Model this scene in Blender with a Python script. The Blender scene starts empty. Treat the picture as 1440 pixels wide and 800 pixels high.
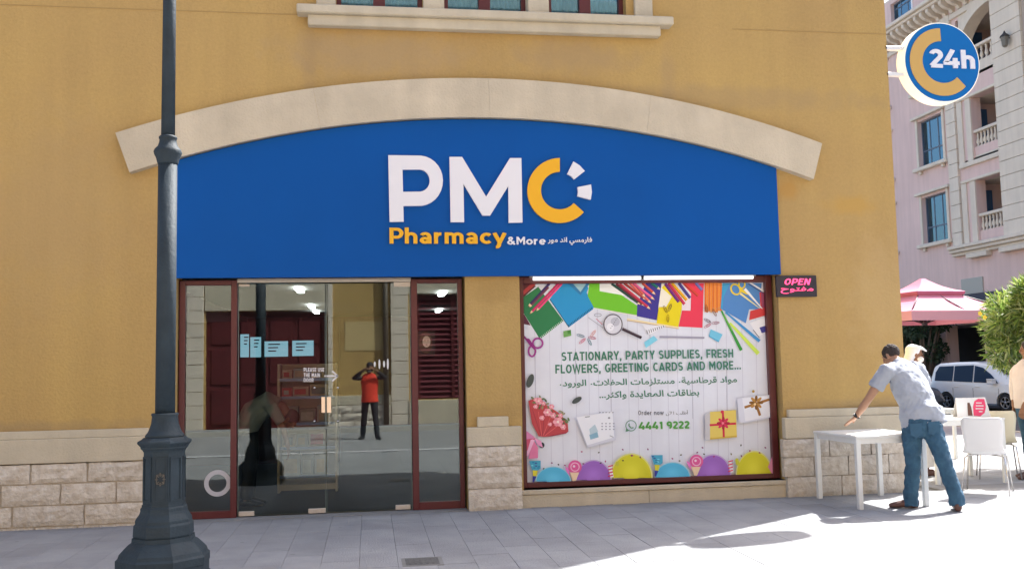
import bpy, bmesh, math, random
from mathutils import Vector, Matrix, noise
R = math.radians
PI = math.pi
sin, cos = math.sin, math.cos
scene = bpy.context.scene
col = scene.collection
random.seed(7)

# ------------------------------------------------------------------ camera
FOC, YAW, PITCH, ROLL = 1341.0, R(8.57), R(4.92), R(-1.17)      # focal length in pixels of a 1440 px wide picture
CAM = Vector((0.0, -10.3, 1.511))
fw = Vector((sin(YAW)*cos(PITCH), cos(YAW)*cos(PITCH), sin(PITCH)))
rt0 = Vector((cos(YAW), -sin(YAW), 0)); up0 = rt0.cross(fw)
rt = rt0*cos(ROLL) + up0*sin(ROLL); up = -rt0*sin(ROLL) + up0*cos(ROLL)
cd = bpy.data.cameras.new('camera'); cd.sensor_width = 36; cd.lens = FOC/1440*36
cd.clip_start = 0.05; cd.clip_end = 2000
cam = bpy.data.objects.new('camera', cd); col.objects.link(cam)
cam.matrix_world = Matrix(((rt.x, up.x, -fw.x, CAM.x), (rt.y, up.y, -fw.y, CAM.y), (rt.z, up.z, -fw.z, CAM.z), (0, 0, 0, 1)))
scene.camera = cam

def at(px, py, Y):
    """point of the vertical plane Y=const seen at a spot measured in the photograph"""
    d = rt*((px-720)/FOC) + up*(-(py-400)/FOC) + fw
    t = (Y-CAM.y)/d.y
    return Vector((CAM.x+t*d.x, Y, CAM.z+t*d.z))

# ------------------------------------------------------------------ light
SUN_EL = R(49.3); SUN_AZ = math.atan2(.833, .554)
world = bpy.data.worlds.new('World'); scene.world = world; world.use_nodes = True
nt = world.node_tree; bg = nt.nodes['Background']
sky = nt.nodes.new('ShaderNodeTexSky'); sky.sky_type = 'NISHITA'; sky.sun_disc = False
sky.sun_elevation = SUN_EL; sky.sun_rotation = SUN_AZ; sky.dust_density = 4.0; sky.air_density = 1.0; sky.ozone_density = 0.6
nt.links.new(sky.outputs[0], bg.inputs[0]); bg.inputs[1].default_value = 0.15
sl = bpy.data.lights.new('sun', 'SUN'); sl.energy = 5.0; sl.angle = R(0.53); sl.color = (1, .97, .92)
so = bpy.data.objects.new('sun', sl); col.objects.link(so)
sd = Vector((sin(SUN_AZ)*cos(SUN_EL), cos(SUN_AZ)*cos(SUN_EL), sin(SUN_EL)))
so.rotation_euler = sd.to_track_quat('Z', 'Y').to_euler(); so.location = (20, 20, 30)
scene.view_settings.view_transform = 'Standard'; scene.view_settings.look = 'None'
scene.view_settings.exposure = 1.4; scene.view_settings.gamma = 1

# ------------------------------------------------------------------ materials
def lin(c):
    c = c/255
    return c/12.92 if c <= .04045 else ((c+.055)/1.055)**2.4
def C(r, g, b, k=1.0): return (min(lin(r)*k, .95), min(lin(g)*k, .95), min(lin(b)*k, .95), 1)
MATS = {}
def mat(name, color, rough=.7, var=0.0, scale=3.0, bump=0.0, bscale=40.0, metal=0.0, dark=None, spec=.5, rand=0.0,
        streak=0.0, emit=None, coat=0.0, alpha=1.0, detail=5.0, world_space=False):
    m = bpy.data.materials.new(name); m.use_nodes = True; t = m.node_tree; b = t.nodes['Principled BSDF']
    L = t.links.new; N = t.nodes.new
    b.inputs['Roughness'].default_value = rough; b.inputs['Metallic'].default_value = metal
    b.inputs['Specular IOR Level'].default_value = spec; b.inputs['Coat Weight'].default_value = coat
    b.inputs['Base Color'].default_value = color
    tc = N('ShaderNodeTexCoord'); out = None
    if world_space:
        class _W: outputs = {'Object': N('ShaderNodeNewGeometry').outputs['Position']}
        tc = _W
    if var > 0:
        n = N('ShaderNodeTexNoise'); n.inputs['Scale'].default_value = scale; n.inputs['Detail'].default_value = detail
        n.inputs['Roughness'].default_value = .6
        L(tc.outputs['Object'], n.inputs['Vector'])
        r = N('ShaderNodeMapRange'); r.inputs[1].default_value = .3; r.inputs[2].default_value = .7
        L(n.outputs[0], r.inputs[0])
        mx = N('ShaderNodeMix'); mx.data_type = 'RGBA'
        d = dark if dark else tuple(c*(1-var) for c in color[:3])+(1,)
        mx.inputs[6].default_value = d; mx.inputs[7].default_value = color
        L(r.outputs[0], mx.inputs[0]); out = mx.outputs[2]
    if streak > 0:
        mp = N('ShaderNodeMapping'); mp.inputs['Scale'].default_value = (2.2, 2.2, .16)
        L(tc.outputs['Object'], mp.inputs[0])
        n = N('ShaderNodeTexNoise'); n.inputs['Scale'].default_value = 2.0; n.inputs['Detail'].default_value = 6
        L(mp.outputs[0], n.inputs['Vector'])
        r = N('ShaderNodeMapRange'); r.inputs[1].default_value = .35; r.inputs[2].default_value = .75
        r.inputs[3].default_value = 1-streak; r.inputs[4].default_value = 1.04
        L(n.outputs[0], r.inputs[0])
        mx = N('ShaderNodeMix'); mx.data_type = 'RGBA'; mx.blend_type = 'MULTIPLY'; mx.inputs[0].default_value = 1
        if out: L(out, mx.inputs[6])
        else: mx.inputs[6].default_value = color
        L(r.outputs[0], mx.inputs[7]); out = mx.outputs[2]
    if rand > 0:
        oi = N('ShaderNodeObjectInfo')
        r = N('ShaderNodeMapRange'); r.inputs[3].default_value = 1-rand; r.inputs[4].default_value = 1+rand*.5
        L(oi.outputs['Random'], r.inputs[0])
        mx = N('ShaderNodeMix'); mx.data_type = 'RGBA'; mx.blend_type = 'MULTIPLY'; mx.inputs[0].default_value = 1
        if out: L(out, mx.inputs[6])
        else: mx.inputs[6].default_value = color
        L(r.outputs[0], mx.inputs[7]); out = mx.outputs[2]
    if out: L(out, b.inputs['Base Color'])
    if bump > 0:
        n = N('ShaderNodeTexNoise'); n.inputs['Scale'].default_value = bscale; n.inputs['Detail'].default_value = 8
        L(tc.outputs['Object'], n.inputs['Vector'])
        bn = N('ShaderNodeBump'); bn.inputs['Strength'].default_value = bump; bn.inputs['Distance'].default_value = .02
        L(n.outputs[0], bn.inputs['Height']); L(bn.outputs[0], b.inputs['Normal'])
    if emit:
        b.inputs['Emission Color'].default_value = emit[0]; b.inputs['Emission Strength'].default_value = emit[1]
    if alpha < 1: b.inputs['Alpha'].default_value = alpha
    MATS[name] = m
    return m
def glass(name, tint=(.86, .9, .88, 1), ior=1.75, rough=0.0, gc=(.93, 1, .98, 1)):
    m = bpy.data.materials.new(name); m.use_nodes = True; t = m.node_tree; t.nodes.clear()
    L = t.links.new; N = t.nodes.new
    o = N('ShaderNodeOutputMaterial'); mx = N('ShaderNodeMixShader'); tr = N('ShaderNodeBsdfTransparent'); g = N('ShaderNodeBsdfGlossy')
    f = N('ShaderNodeFresnel'); f.inputs[0].default_value = ior; tr.inputs[0].default_value = tint; g.inputs['Roughness'].default_value = rough
    g.inputs['Color'].default_value = gc
    L(f.outputs[0], mx.inputs[0]); L(tr.outputs[0], mx.inputs[1]); L(g.outputs[0], mx.inputs[2]); L(mx.outputs[0], o.inputs[0])
    MATS[name] = m; return m

OCHRE = mat('ochre_stucco', (.505, .345, .128, 1), .9, .16, .55, .4, 40, streak=.04, dark=(.45, .30, .125, 1), spec=.2)
def stains(m, spots):
    """dirt and patched areas of fixed shape: (x, z, rx, rz, colour, strength) in the wall's own coordinates"""
    t = m.node_tree; L = t.links.new; N = t.nodes.new; b = t.nodes['Principled BSDF']
    tc = N('ShaderNodeTexCoord'); cur = b.inputs['Base Color'].links[0].from_socket
    n = N('ShaderNodeTexNoise'); n.inputs['Scale'].default_value = 5; n.inputs['Detail'].default_value = 7; L(tc.outputs['Object'], n.inputs['Vector'])
    fn = N('ShaderNodeTexNoise'); fn.inputs['Scale'].default_value = 28; fn.inputs['Detail'].default_value = 9; fn.inputs['Roughness'].default_value = .75; L(tc.outputs['Object'], fn.inputs['Vector'])
    fr_ = N('ShaderNodeMapRange'); fr_.inputs[1].default_value = .3; fr_.inputs[2].default_value = .7; fr_.inputs[3].default_value = .9; fr_.inputs[4].default_value = 1.06; L(fn.outputs[0], fr_.inputs[0])
    fm = N('ShaderNodeMix'); fm.data_type = 'RGBA'; fm.blend_type = 'MULTIPLY'; fm.inputs[0].default_value = 1; L(cur, fm.inputs[6]); L(fr_.outputs[0], fm.inputs[7]); cur = fm.outputs[2]
    for x, z, rx, rz, c, k in spots:
        mp = N('ShaderNodeMapping'); mp.inputs['Location'].default_value = (-x/rx, 0, -z/rz); mp.inputs['Scale'].default_value = (1/rx, 0, 1/rz); L(tc.outputs['Object'], mp.inputs[0])
        ln = N('ShaderNodeVectorMath'); ln.operation = 'LENGTH'; L(mp.outputs[0], ln.inputs[0])
        ad = N('ShaderNodeMath'); ad.operation = 'MULTIPLY_ADD'; ad.inputs[1].default_value = 1.5; L(n.outputs[0], ad.inputs[0]); L(ln.outputs['Value'], ad.inputs[2])
        mr = N('ShaderNodeMapRange'); mr.inputs[1].default_value = 1.75; mr.inputs[2].default_value = 1.1; mr.inputs[3].default_value = 0; mr.inputs[4].default_value = k; L(ad.outputs[0], mr.inputs[0])
        mx = N('ShaderNodeMix'); mx.data_type = 'RGBA'; L(mr.outputs[0], mx.inputs[0]); L(cur, mx.inputs[6]); mx.inputs[7].default_value = c; cur = mx.outputs[2]
    L(cur, b.inputs['Base Color'])
stains(OCHRE, [(3.55, 3.3, .42, .14, (.50, .31, .09, 1), .8), (2.78, 3.48, .22, .16, (.47, .27, .08, 1), .8), (-1.9, 4.95, 1.3, .3, (.40, .29, .17, 1), .5), (.3, 5.0, .9, .25, (.38, .27, .15, 1), .5),
               (-6, .99, 2.5, .10, (.33, .24, .13, 1), .6), (-.66, 2.35, .35, .2, (.36, .23, .08, 1), .45), (-.66, 1.02, .4, .12, (.36, .24, .10, 1), .5), (3.6, 1.0, 1.2, .10, (.36, .26, .14, 1), .5), (2.0, 4.55, 2.6, .18, (.38, .27, .14, 1), .45), (1.4, 4.7, .12, .6, (.37, .26, .14, 1), .4), (-2.6, 4.9, .10, .5, (.36, .25, .13, 1), .5), (3.9, 2.2, .5, .9, (.54, .39, .2, 1), .35), (-5.2, 3.2, .9, 1.3, (.44, .31, .15, 1), .4)])
STONE = mat('cream_stone', (.64, .56, .43, 1), .85, .18, 2.2, .4, 45, rand=.02, spec=.25, streak=.06)
CREAM = mat('cream_band', (.62, .555, .43, 1), .85, .16, 2.6, .35, 45, spec=.25, streak=.10)
ROUGH = mat('rough_stone', (.70, .65, .58, 1), .95, .30, 11, 1.0, 26, rand=.08, spec=.2, dark=(.50, .43, .35, 1))
MORTAR = mat('mortar', (.50, .43, .34, 1), .95, .2, 8, .5, 60)
PINK = mat('pink_stucco', (.76, .57, .53, 1), .9, .10, .4, .2, 30, streak=.08, spec=.2)
PALE = mat('pale_stone', (.74, .66, .56, 1), .85, .10, 1.2, .25, 30, spec=.25, streak=.06)
JOINT = mat('stone_joint', (.40, .34, .29, 1), .9)
MAROON = mat('maroon_paint', (.115, .018, .022, 1), .38, .2, 6, .05, 60)
MAROOND = mat('maroon_wood', (.16, .026, .04, 1), .5, .3, 4, .1, 40)
BLUE = mat('blue_panel', (.0, .085, .36, 1), .5, .10, .8, .02, 3, spec=.14)
WHITE = mat('white_acrylic', (.78, .78, .84, 1), .4)
GOLD = mat('gold_acrylic', (.84, .43, .014, 1), .4)
PAVE = mat('grey_paving', (.335, .342, .358, 1), .8, .22, 1.6, .5, 60, rand=.09, spec=.35, dark=(.245, .252, .27, 1), detail=9, world_space=True)
PAVEJ = mat('paving_joint', (.22, .225, .235, 1), .95, .3, 9)
ASPH = mat('asphalt', (.055, .056, .062, 1), .9, .25, 3, .5, 120)
def grime(m):
    """dirt gathered along the foot of the shop wall and old stains on the slabs"""
    t = m.node_tree; L = t.links.new; N = t.nodes.new; b = t.nodes['Principled BSDF']; cur = b.inputs['Base Color'].links[0].from_socket
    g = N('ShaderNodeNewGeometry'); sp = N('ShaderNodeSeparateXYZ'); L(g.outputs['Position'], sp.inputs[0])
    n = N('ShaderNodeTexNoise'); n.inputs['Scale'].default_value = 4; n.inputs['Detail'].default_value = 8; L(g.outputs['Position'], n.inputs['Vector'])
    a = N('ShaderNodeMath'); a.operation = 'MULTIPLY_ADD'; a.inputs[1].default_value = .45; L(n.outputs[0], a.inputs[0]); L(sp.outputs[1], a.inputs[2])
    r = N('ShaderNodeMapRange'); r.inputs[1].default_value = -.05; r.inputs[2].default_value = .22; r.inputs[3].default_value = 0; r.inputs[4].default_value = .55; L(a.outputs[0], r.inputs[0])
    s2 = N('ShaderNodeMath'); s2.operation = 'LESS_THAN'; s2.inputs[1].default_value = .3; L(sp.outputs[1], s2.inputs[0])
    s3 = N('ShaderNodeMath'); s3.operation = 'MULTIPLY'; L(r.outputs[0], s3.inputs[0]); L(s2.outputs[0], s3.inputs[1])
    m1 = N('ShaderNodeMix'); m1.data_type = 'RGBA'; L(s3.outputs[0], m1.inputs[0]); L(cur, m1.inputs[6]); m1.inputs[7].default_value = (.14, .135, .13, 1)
    v = N('ShaderNodeTexNoise'); v.inputs['Scale'].default_value = .9; v.inputs['Detail'].default_value = 10; v.inputs['Roughness'].default_value = .7; L(g.outputs['Position'], v.inputs['Vector'])
    r2 = N('ShaderNodeMapRange'); r2.inputs[1].default_value = .55; r2.inputs[2].default_value = .72; r2.inputs[3].default_value = 0; r2.inputs[4].default_value = .5; L(v.outputs[0], r2.inputs[0])
    m2 = N('ShaderNodeMix'); m2.data_type = 'RGBA'; L(r2.outputs[0], m2.inputs[0]); L(m1.outputs[2], m2.inputs[6]); m2.inputs[7].default_value = (.40, .42, .45, 1)
    sp_ = N('ShaderNodeTexVoronoi'); sp_.inputs['Scale'].default_value = 3.2; L(g.outputs['Position'], sp_.inputs['Vector'])
    r3 = N('ShaderNodeMapRange'); r3.inputs[1].default_value = .07; r3.inputs[2].default_value = .05; r3.inputs[3].default_value = 0; r3.inputs[4].default_value = .45; L(sp_.outputs['Distance'], r3.inputs[0])
    m3 = N('ShaderNodeMix'); m3.data_type = 'RGBA'; L(r3.outputs[0], m3.inputs[0]); L(m2.outputs[2], m3.inputs[6]); m3.inputs[7].default_value = (.13, .13, .13, 1)
    L(m3.outputs[2], b.inputs['Base Color'])
grime(PAVE)
KERB = mat('kerb_stone', (.5, .48, .44, 1), .85, .15, 3, .3, 50)
IRON = mat('lamp_iron', (.022, .038, .054, 1), .68, .4, 7, .25, 40, dark=(.014, .025, .036, 1), spec=.35, detail=9)
GLASS = glass('shop_glass', (.9, .93, .92, 1), 1.72)
WGLASS = glass('window_glass', (.55, .75, .85, 1), 2.0, .02, (.5, .8, 1, 1))
STEEL = mat('brushed_steel', (.55, .54, .52, 1), .35, .1, 20, metal=.9)
WPLAS = mat('white_plastic', (.76, .77, .79, 1), .35)
WMETAL = mat('white_table', (.72, .74, .74, 1), .45, .05, 5)
CPLAS = mat('cream_plastic', (.70, .66, .50, 1), .4)
CHROME = mat('chrome', (.62, .6, .58, 1), .18, metal=1)
BLACK = mat('black_plastic', (.012, .012, .016, 1), .4)

# ------------------------------------------------------------------ building blocks
WL = {}
def wl(o): return WL.get(o.name, Vector((0, 0, 0))) if o else Vector((0, 0, 0))
def tag(o, label=None, cat=None, group=None, kind=None):
    if label: o['label'] = label
    if cat: o['category'] = cat
    if group: o['group'] = group
    if kind: o['kind'] = kind
    return o
def thing(name, loc, label, cat, group=None):
    o = bpy.data.objects.new(name, None); col.objects.link(o); o.location = loc; o.empty_display_size = .2
    WL[o.name] = Vector(loc); return tag(o, label, cat, group)
def copy_tree(o, loc=None, rz=None, label=None, parent=None):
    c = o.copy(); col.objects.link(c)
    if parent: c.parent = parent
    if loc is not None: c.location = loc; WL[c.name] = Vector(loc)
    if rz is not None: c.rotation_euler.z = rz
    if label: c['label'] = label
    for ch in list(o.children): copy_tree(ch, parent=c)
    return c

class MB:
    def __init__(s): s.v = []; s.f = []; s.m = []; s.sm = []
    def add(s, v, f, mi=0, smooth=False):
        b = len(s.v); s.v += [Vector(p) for p in v]; s.f += [[i+b for i in q] for q in f]; s.m += [mi]*len(f); s.sm += [smooth]*len(f)
        return s
    def box(s, x0, x1, y0, y1, z0, z1, mi=0, rz=0, c=None):
        v = [Vector((x, y, z)) for z in (z0, z1) for y in (y0, y1) for x in (x0, x1)]
        if rz:
            cc = c or Vector(((x0+x1)/2, (y0+y1)/2, 0)); M = Matrix.Rotation(rz, 3, 'Z'); v = [M@(p-cc)+cc for p in v]
        return s.add(v, [[0, 2, 3, 1], [4, 5, 7, 6], [0, 1, 5, 4], [2, 6, 7, 3], [0, 4, 6, 2], [1, 3, 7, 5]], mi)
    def bev(s, x0, x1, y0, y1, z0, z1, r=.01, mi=0):
        """box with chamfered edges"""
        bm = bmesh.new(); bmesh.ops.create_cube(bm, size=1)
        for q in bm.verts: q.co = Vector(((x0+x1)/2+q.co.x*(x1-x0), (y0+y1)/2+q.co.y*(y1-y0), (z0+z1)/2+q.co.z*(z1-z0)))
        bmesh.ops.bevel(bm, geom=list(bm.edges), offset=r, segments=1, affect='EDGES')
        bm.verts.index_update()
        s.add([q.co.copy() for q in bm.verts], [[q.index for q in f.verts] for f in bm.faces], mi); bm.free(); return s
    def bar(s, a, b, w, h, mi=0):
        a = Vector(a); b = Vector(b); t = (b-a).normalized(); u = t.cross(Vector((0, 0, 1)))
        if u.length < 1e-3: u = Vector((1, 0, 0))
        u.normalize(); q = u.cross(t).normalized()
        v = [p+u*(sx*w/2)+q*(sy*h/2) for p in (a, b) for sx, sy in ((-1, -1), (1, -1), (1, 1), (-1, 1))]
        return s.add(v, [[0, 3, 2, 1], [4, 5, 6, 7], [0, 1, 5, 4], [1, 2, 6, 5], [2, 3, 7, 6], [3, 0, 4, 7]], mi)
    def tube(s, pts, r, n=8, mi=0, cap=True):
        pts = [Vector(p) for p in pts]; rr = r if isinstance(r, (list, tuple)) else [r]*len(pts)
        v = []; f = []; u = None
        for i, p in enumerate(pts):
            t = (pts[min(i+1, len(pts)-1)]-pts[max(i-1, 0)]).normalized()
            if u is None:
                u = t.orthogonal().normalized()
            u = (u-t*u.dot(t)).normalized(); w = t.cross(u)
            v += [p+(u*cos(2*PI*k/n)+w*sin(2*PI*k/n))*rr[i] for k in range(n)]
        for i in range(len(pts)-1):
            for k in range(n): f.append([i*n+k, i*n+(k+1) % n, (i+1)*n+(k+1) % n, (i+1)*n+k])
        if cap: f += [list(range(n))[::-1], [(len(pts)-1)*n+k for k in range(n)]]
        return s.add(v, f, mi, True)
    def lathe(s, c, prof, n=16, mi=0, smooth=True, ph=0):
        """prof: (radius, z) list, turned about a vertical axis through c"""
        v = []; f = []; c = Vector(c)
        for r, z in prof: v += [c+Vector((r*cos(2*PI*k/n+ph), r*sin(2*PI*k/n+ph), z)) for k in range(n)]
        for i in range(len(prof)-1):
            for k in range(n): f.append([i*n+k, i*n+(k+1) % n, (i+1)*n+(k+1) % n, (i+1)*n+k])
        f += [list(range(n))[::-1], [(len(prof)-1)*n+k for k in range(n)]]
        return s.add(v, f, mi, smooth)
    def prism(s, pts, y0, y1, mi=0, hole=None):
        """outline in (x,z), extruded from y0 (front) to y1"""
        n = len(pts)
        from mathutils.geometry import tessellate_polygon
        loops = [[Vector((p[0], p[1], 0)) for p in pts]]
        allp = list(pts)
        if hole: loops.append([Vector((p[0], p[1], 0)) for p in hole]); allp += list(hole)
        tri = tessellate_polygon(loops); N = len(allp)
        v = [Vector((p[0], y, p[1])) for y in (y0, y1) for p in allp]
        f = [list(t) for t in tri]+[[i+N for i in t][::-1] for t in tri]
        o = 0
        for lp in ([pts, hole] if hole else [pts]):
            k = len(lp)
            for i in range(k): f.append([o+i, o+(i+1) % k, o+(i+1) % k+N, o+i+N])
            o += k
        bm = bmesh.new()
        bv = [bm.verts.new(p) for p in v]
        for q in f:
            try: bm.faces.new([bv[i] for i in q])
            except ValueError: pass
        bmesh.ops.recalc_face_normals(bm, faces=bm.faces); bm.verts.index_update()
        s.add([q.co.copy() for q in bm.verts], [[q.index for q in fa.verts] for fa in bm.faces], mi); bm.free(); return s
    def mesh(s, name, mats, off):
        me = bpy.data.meshes.new(name); me.from_pydata([p-off for p in s.v], [], s.f)
        for m in (mats if isinstance(mats, (list, tuple)) else [mats]): me.materials.append(m)
        for i, p in enumerate(me.polygons): p.material_index = s.m[i]; p.use_smooth = s.sm[i]
        me.update(); return me
    def build(s, name, mats, parent=None, label=None, cat=None, group=None, kind=None):
        off = wl(parent)
        o = bpy.data.objects.new(name, s.mesh(name, mats, off)); col.objects.link(o)
        if parent: o.parent = parent; WL[o.name] = off
        return tag(o, label, cat, group, kind)

def cells(mb, ax, u0, u1, z0, z1, holes, d0, d1, mi=0):
    """wall slab with rectangular openings; ax 'x' runs along X (thickness d0..d1 in Y), 'y' along Y"""
    us = sorted({u0, u1}|{min(max(h[i], u0), u1) for h in holes for i in (0, 1)})
    zs = sorted({z0, z1}|{min(max(h[i], z0), z1) for h in holes for i in (2, 3)})
    for i in range(len(us)-1):
        run = None
        for j in range(len(zs)-1):
            a, b, c, d = us[i], us[i+1], zs[j], zs[j+1]
            um, zm = (a+b)/2, (c+d)/2
            inside = any(h[0] < um < h[1] and h[2] < zm < h[3] for h in holes)
            if not inside: run = (run[0], d) if run else (c, d)
            if (inside or j == len(zs)-2) and run:
                if ax == 'x': mb.box(a, b, d0, d1, run[0], run[1], mi)
                else: mb.box(d0, d1, a, b, run[0], run[1], mi)
                run = None
    return mb

# ------------------------------------------------------------------ lettering: a stroke alphabet and joined Arabic forms
def arc(cx, cy, rx, ry, a0, a1, n=12):
    return [(cx+rx*cos(R(a0+(a1-a0)*i/n)), cy+ry*sin(R(a0+(a1-a0)*i/n))) for i in range(n+1)]
def _bowl(y0, y1, x=.34, rx=.2): return arc(x, (y0+y1)/2, rx, (y1-y0)/2, 90, -90)
G = {
 ' ': (.28, []), 'I': (.2, [[(.1, 0), (.1, 1)]]), 'L': (.5, [[(.1, 1), (.1, .09), (.5, .09)]]),
 'T': (.58, [[(0, .91), (.58, .91)], [(.29, 0), (.29, .88)]]), 'N': (.64, [[(.1, 0), (.1, 1)], [(.54, 0), (.54, 1)], [(.13, .9), (.51, .1)]]),
 'M': (.78, [[(.1, 0), (.1, 1)], [(.68, 0), (.68, 1)], [(.12, .93), (.39, .38), (.66, .93)]]),
 'A': (.66, [[(.06, 0), (.33, .97)], [(.60, 0), (.33, .97)], [(.15, .26), (.51, .26)]]),
 'O': (.70, [arc(.35, .5, .25, .41, 90, 450, 24)]), 'C': (.62, [arc(.35, .5, .25, .41, 48, 312, 18)]),
 'G': (.68, [arc(.35, .5, .25, .41, 48, 350, 20), [(.36, .43), (.66, .43)]]),
 'D': (.68, [[(.1, 0), (.1, 1)], [(.12, .91), (.3, .91)]+arc(.34, .5, .25, .41, 90, -90)+[(.12, .09)]]),
 'P': (.60, [[(.1, 0), (.1, 1)], [(.12, .91), (.32, .91)]+_bowl(.40, .91)+[(.12, .40)]]),
 'R': (.62, [[(.1, 0), (.1, 1)], [(.12, .91), (.32, .91)]+_bowl(.42, .91)+[(.12, .42)], [(.32, .42), (.56, 0)]]),
 'B': (.62, [[(.1, 0), (.1, 1)], [(.12, .91), (.32, .91)]+_bowl(.51, .91)+[(.12, .51)], _bowl(.09, .51, .34, .22)+[(.12, .09)]]),
 'E': (.54, [[(.1, 0), (.1, 1)], [(.1, .91), (.53, .91)], [(.1, .5), (.48, .5)], [(.1, .09), (.53, .09)]]),
 'F': (.52, [[(.1, 0), (.1, 1)], [(.1, .91), (.53, .91)], [(.1, .48), (.47, .48)]]),
 'H': (.64, [[(.1, 0), (.1, 1)], [(.54, 0), (.54, 1)], [(.1, .5), (.54, .5)]]),
 'U': (.64, [[(.1, 1), (.1, .32)]+arc(.32, .31, .22, .22, 180, 360)+[(.54, 1)]]),
 'Y': (.62, [[(.05, 1), (.31, .42)], [(.57, 1), (.31, .42)], [(.31, .46), (.31, 0)]]),
 'W': (.92, [[(.05, 1), (.25, .05), (.46, .9), (.67, .05), (.87, 1)]]),
 'S': (.58, [arc(.29, .71, .2, .2, 30, 268)+arc(.29, .3, .2, .21, 90, -150)]),
 '.': (.2, [[(.1, 0), (.1, .2)]]), ',': (.2, [[(.12, .18), (.06, -.16)]]),
 '1': (.36, [[(.25, 0), (.25, 1)], [(.27, .93), (.05, .78)]]), '4': (.66, [[(.38, 1), (.06, .32), (.06, .27), (.64, .27)], [(.46, .55), (.46, 0)]]),
 '2': (.56, [arc(.28, .7, .19, .21, 165, -35)+[(.07, .1)], [(.05, .09), (.54, .09)]]),
 '9': (.58, [arc(.29, .68, .2, .23, 0, 360, 20), [(.49, .68)]+arc(.22, .42, .27, .34, 15, -75, 8)]),
 'a': (.56, [arc(.26, .44, .18, .20, 150, 10)+[(.45, .4), (.45, 0)], arc(.25, .21, .15, .13, 0, 360, 16)]),
 'c': (.54, [arc(.31, .35, .22, .27, 45, 315)]), 'd': (.60, [arc(.27, .35, .2, .27, 0, 360, 18), [(.5, 0), (.5, 1)]]),
 'e': (.58, [arc(.3, .35, .21, .27, 0, 315), [(.12, .35), (.5, .35)]]), 'h': (.58, [[(.1, 0), (.1, 1.02)], arc(.29, .42, .19, .21, 180, 0)+[(.48, 0)]]),
 'm': (.88, [[(.1, 0), (.1, .72)], arc(.265, .44, .165, .19, 180, 0)+[(.43, 0)], arc(.6, .44, .17, .19, 180, 0)+[(.77, 0)]]),
 'n': (.58, [[(.1, 0), (.1, .72)], arc(.29, .42, .19, .21, 180, 0)+[(.48, 0)]]), 'o': (.58, [arc(.29, .35, .21, .27, 0, 360, 20)]),
 'r': (.40, [[(.1, 0), (.1, .72)], arc(.31, .40, .2, .22, 175, 80, 6)]), 'w': (.84, [[(.05, .7), (.24, .04), (.42, .64), (.6, .04), (.79, .7)]]),
 'y': (.56, [[(.05, .7), (.29, .06)], [(.52, .7), (.25, -.02)]+arc(.13, -.04, .13, .17, -10, -100, 5)]),
 '&': (.72, [arc(.3, .77, .13, .15, 0, 360, 14), [(.2, .66), (.66, 0)], [(.3, .56)]+arc(.27, .27, .19, .2, 110, 330, 12)+[(.6, .42)]]),
}
def ribbon(mb, pts, t, f, y0, y1, mi=0):
    """thick polyline in glyph space; f maps glyph space to (x,z)"""
    n = len(pts); L = []; Q = []
    for i in range(n):
        a = Vector(pts[max(i-1, 0)]); b = Vector(pts[min(i+1, n-1)]); p = Vector(pts[i])
        k = 1
        if 0 < i < n-1:
            d1 = (p-a).normalized(); d2 = (b-p).normalized(); d = d1+d2
            d = d.normalized() if d.length > .05 else d1
            k = 1/max(d.dot(d1), .35)
        else: d = (b-a).normalized()
        nn = Vector((-d.y, d.x))*(t/2*k)
        L.append(f(p+nn)); Q.append(f(p-nn))
    v = []
    for y in (y0, y1):
        v += [Vector((q[0], y, q[1])) for q in L]+[Vector((q[0], y, q[1])) for q in Q]
    F = []
    for i in range(n-1): F.append([i, n+i, n+i+1, i+1])
    if abs(y1-y0) > .002:
        o = 2*n
        for i in range(n-1): F += [[i, i+1, o+i+1, o+i], [n+i, o+n+i, o+n+i+1, n+i+1]]
        F += [[0, o, o+n, n], [n-1, 2*n-1, o+2*n-1, o+n-1]]
        F += [[o+i, o+i+1, o+n+i+1, o+n+i] for i in range(n-1)]
    mb.add(v, F, mi)
def text(s, p0, p1, cap, t=.19, depth=0.0, gap=.1, ital=0.0, name='lettering', m=None, parent=None, each=False):
    """p0,p1: baseline ends, cap: cap height in metres; lettering stands on the plane y = p0.y facing -Y"""
    w = sum(G[c][0]+gap for c in s)-gap; dx = (p1-p0)/w; x = 0; mb = MB(); k = 0; out = []
    for c in s:
        if each: mb = MB()
        for st in G[c][1]:
            yy = p0.y-depth-.0004*k; k += 1
            ribbon(mb, st, t, lambda q: (p0.x+dx.x*(x+q.x+ital*q.y), p0.z+dx.z*(x+q.x)+cap*q.y), yy, yy if depth == 0 else p0.y+.001)
        if each and G[c][1]: out.append(mb.build('letter', m, parent))
        x += G[c][0]+gap
    return out if each else mb.build(name, m, parent)

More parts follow.
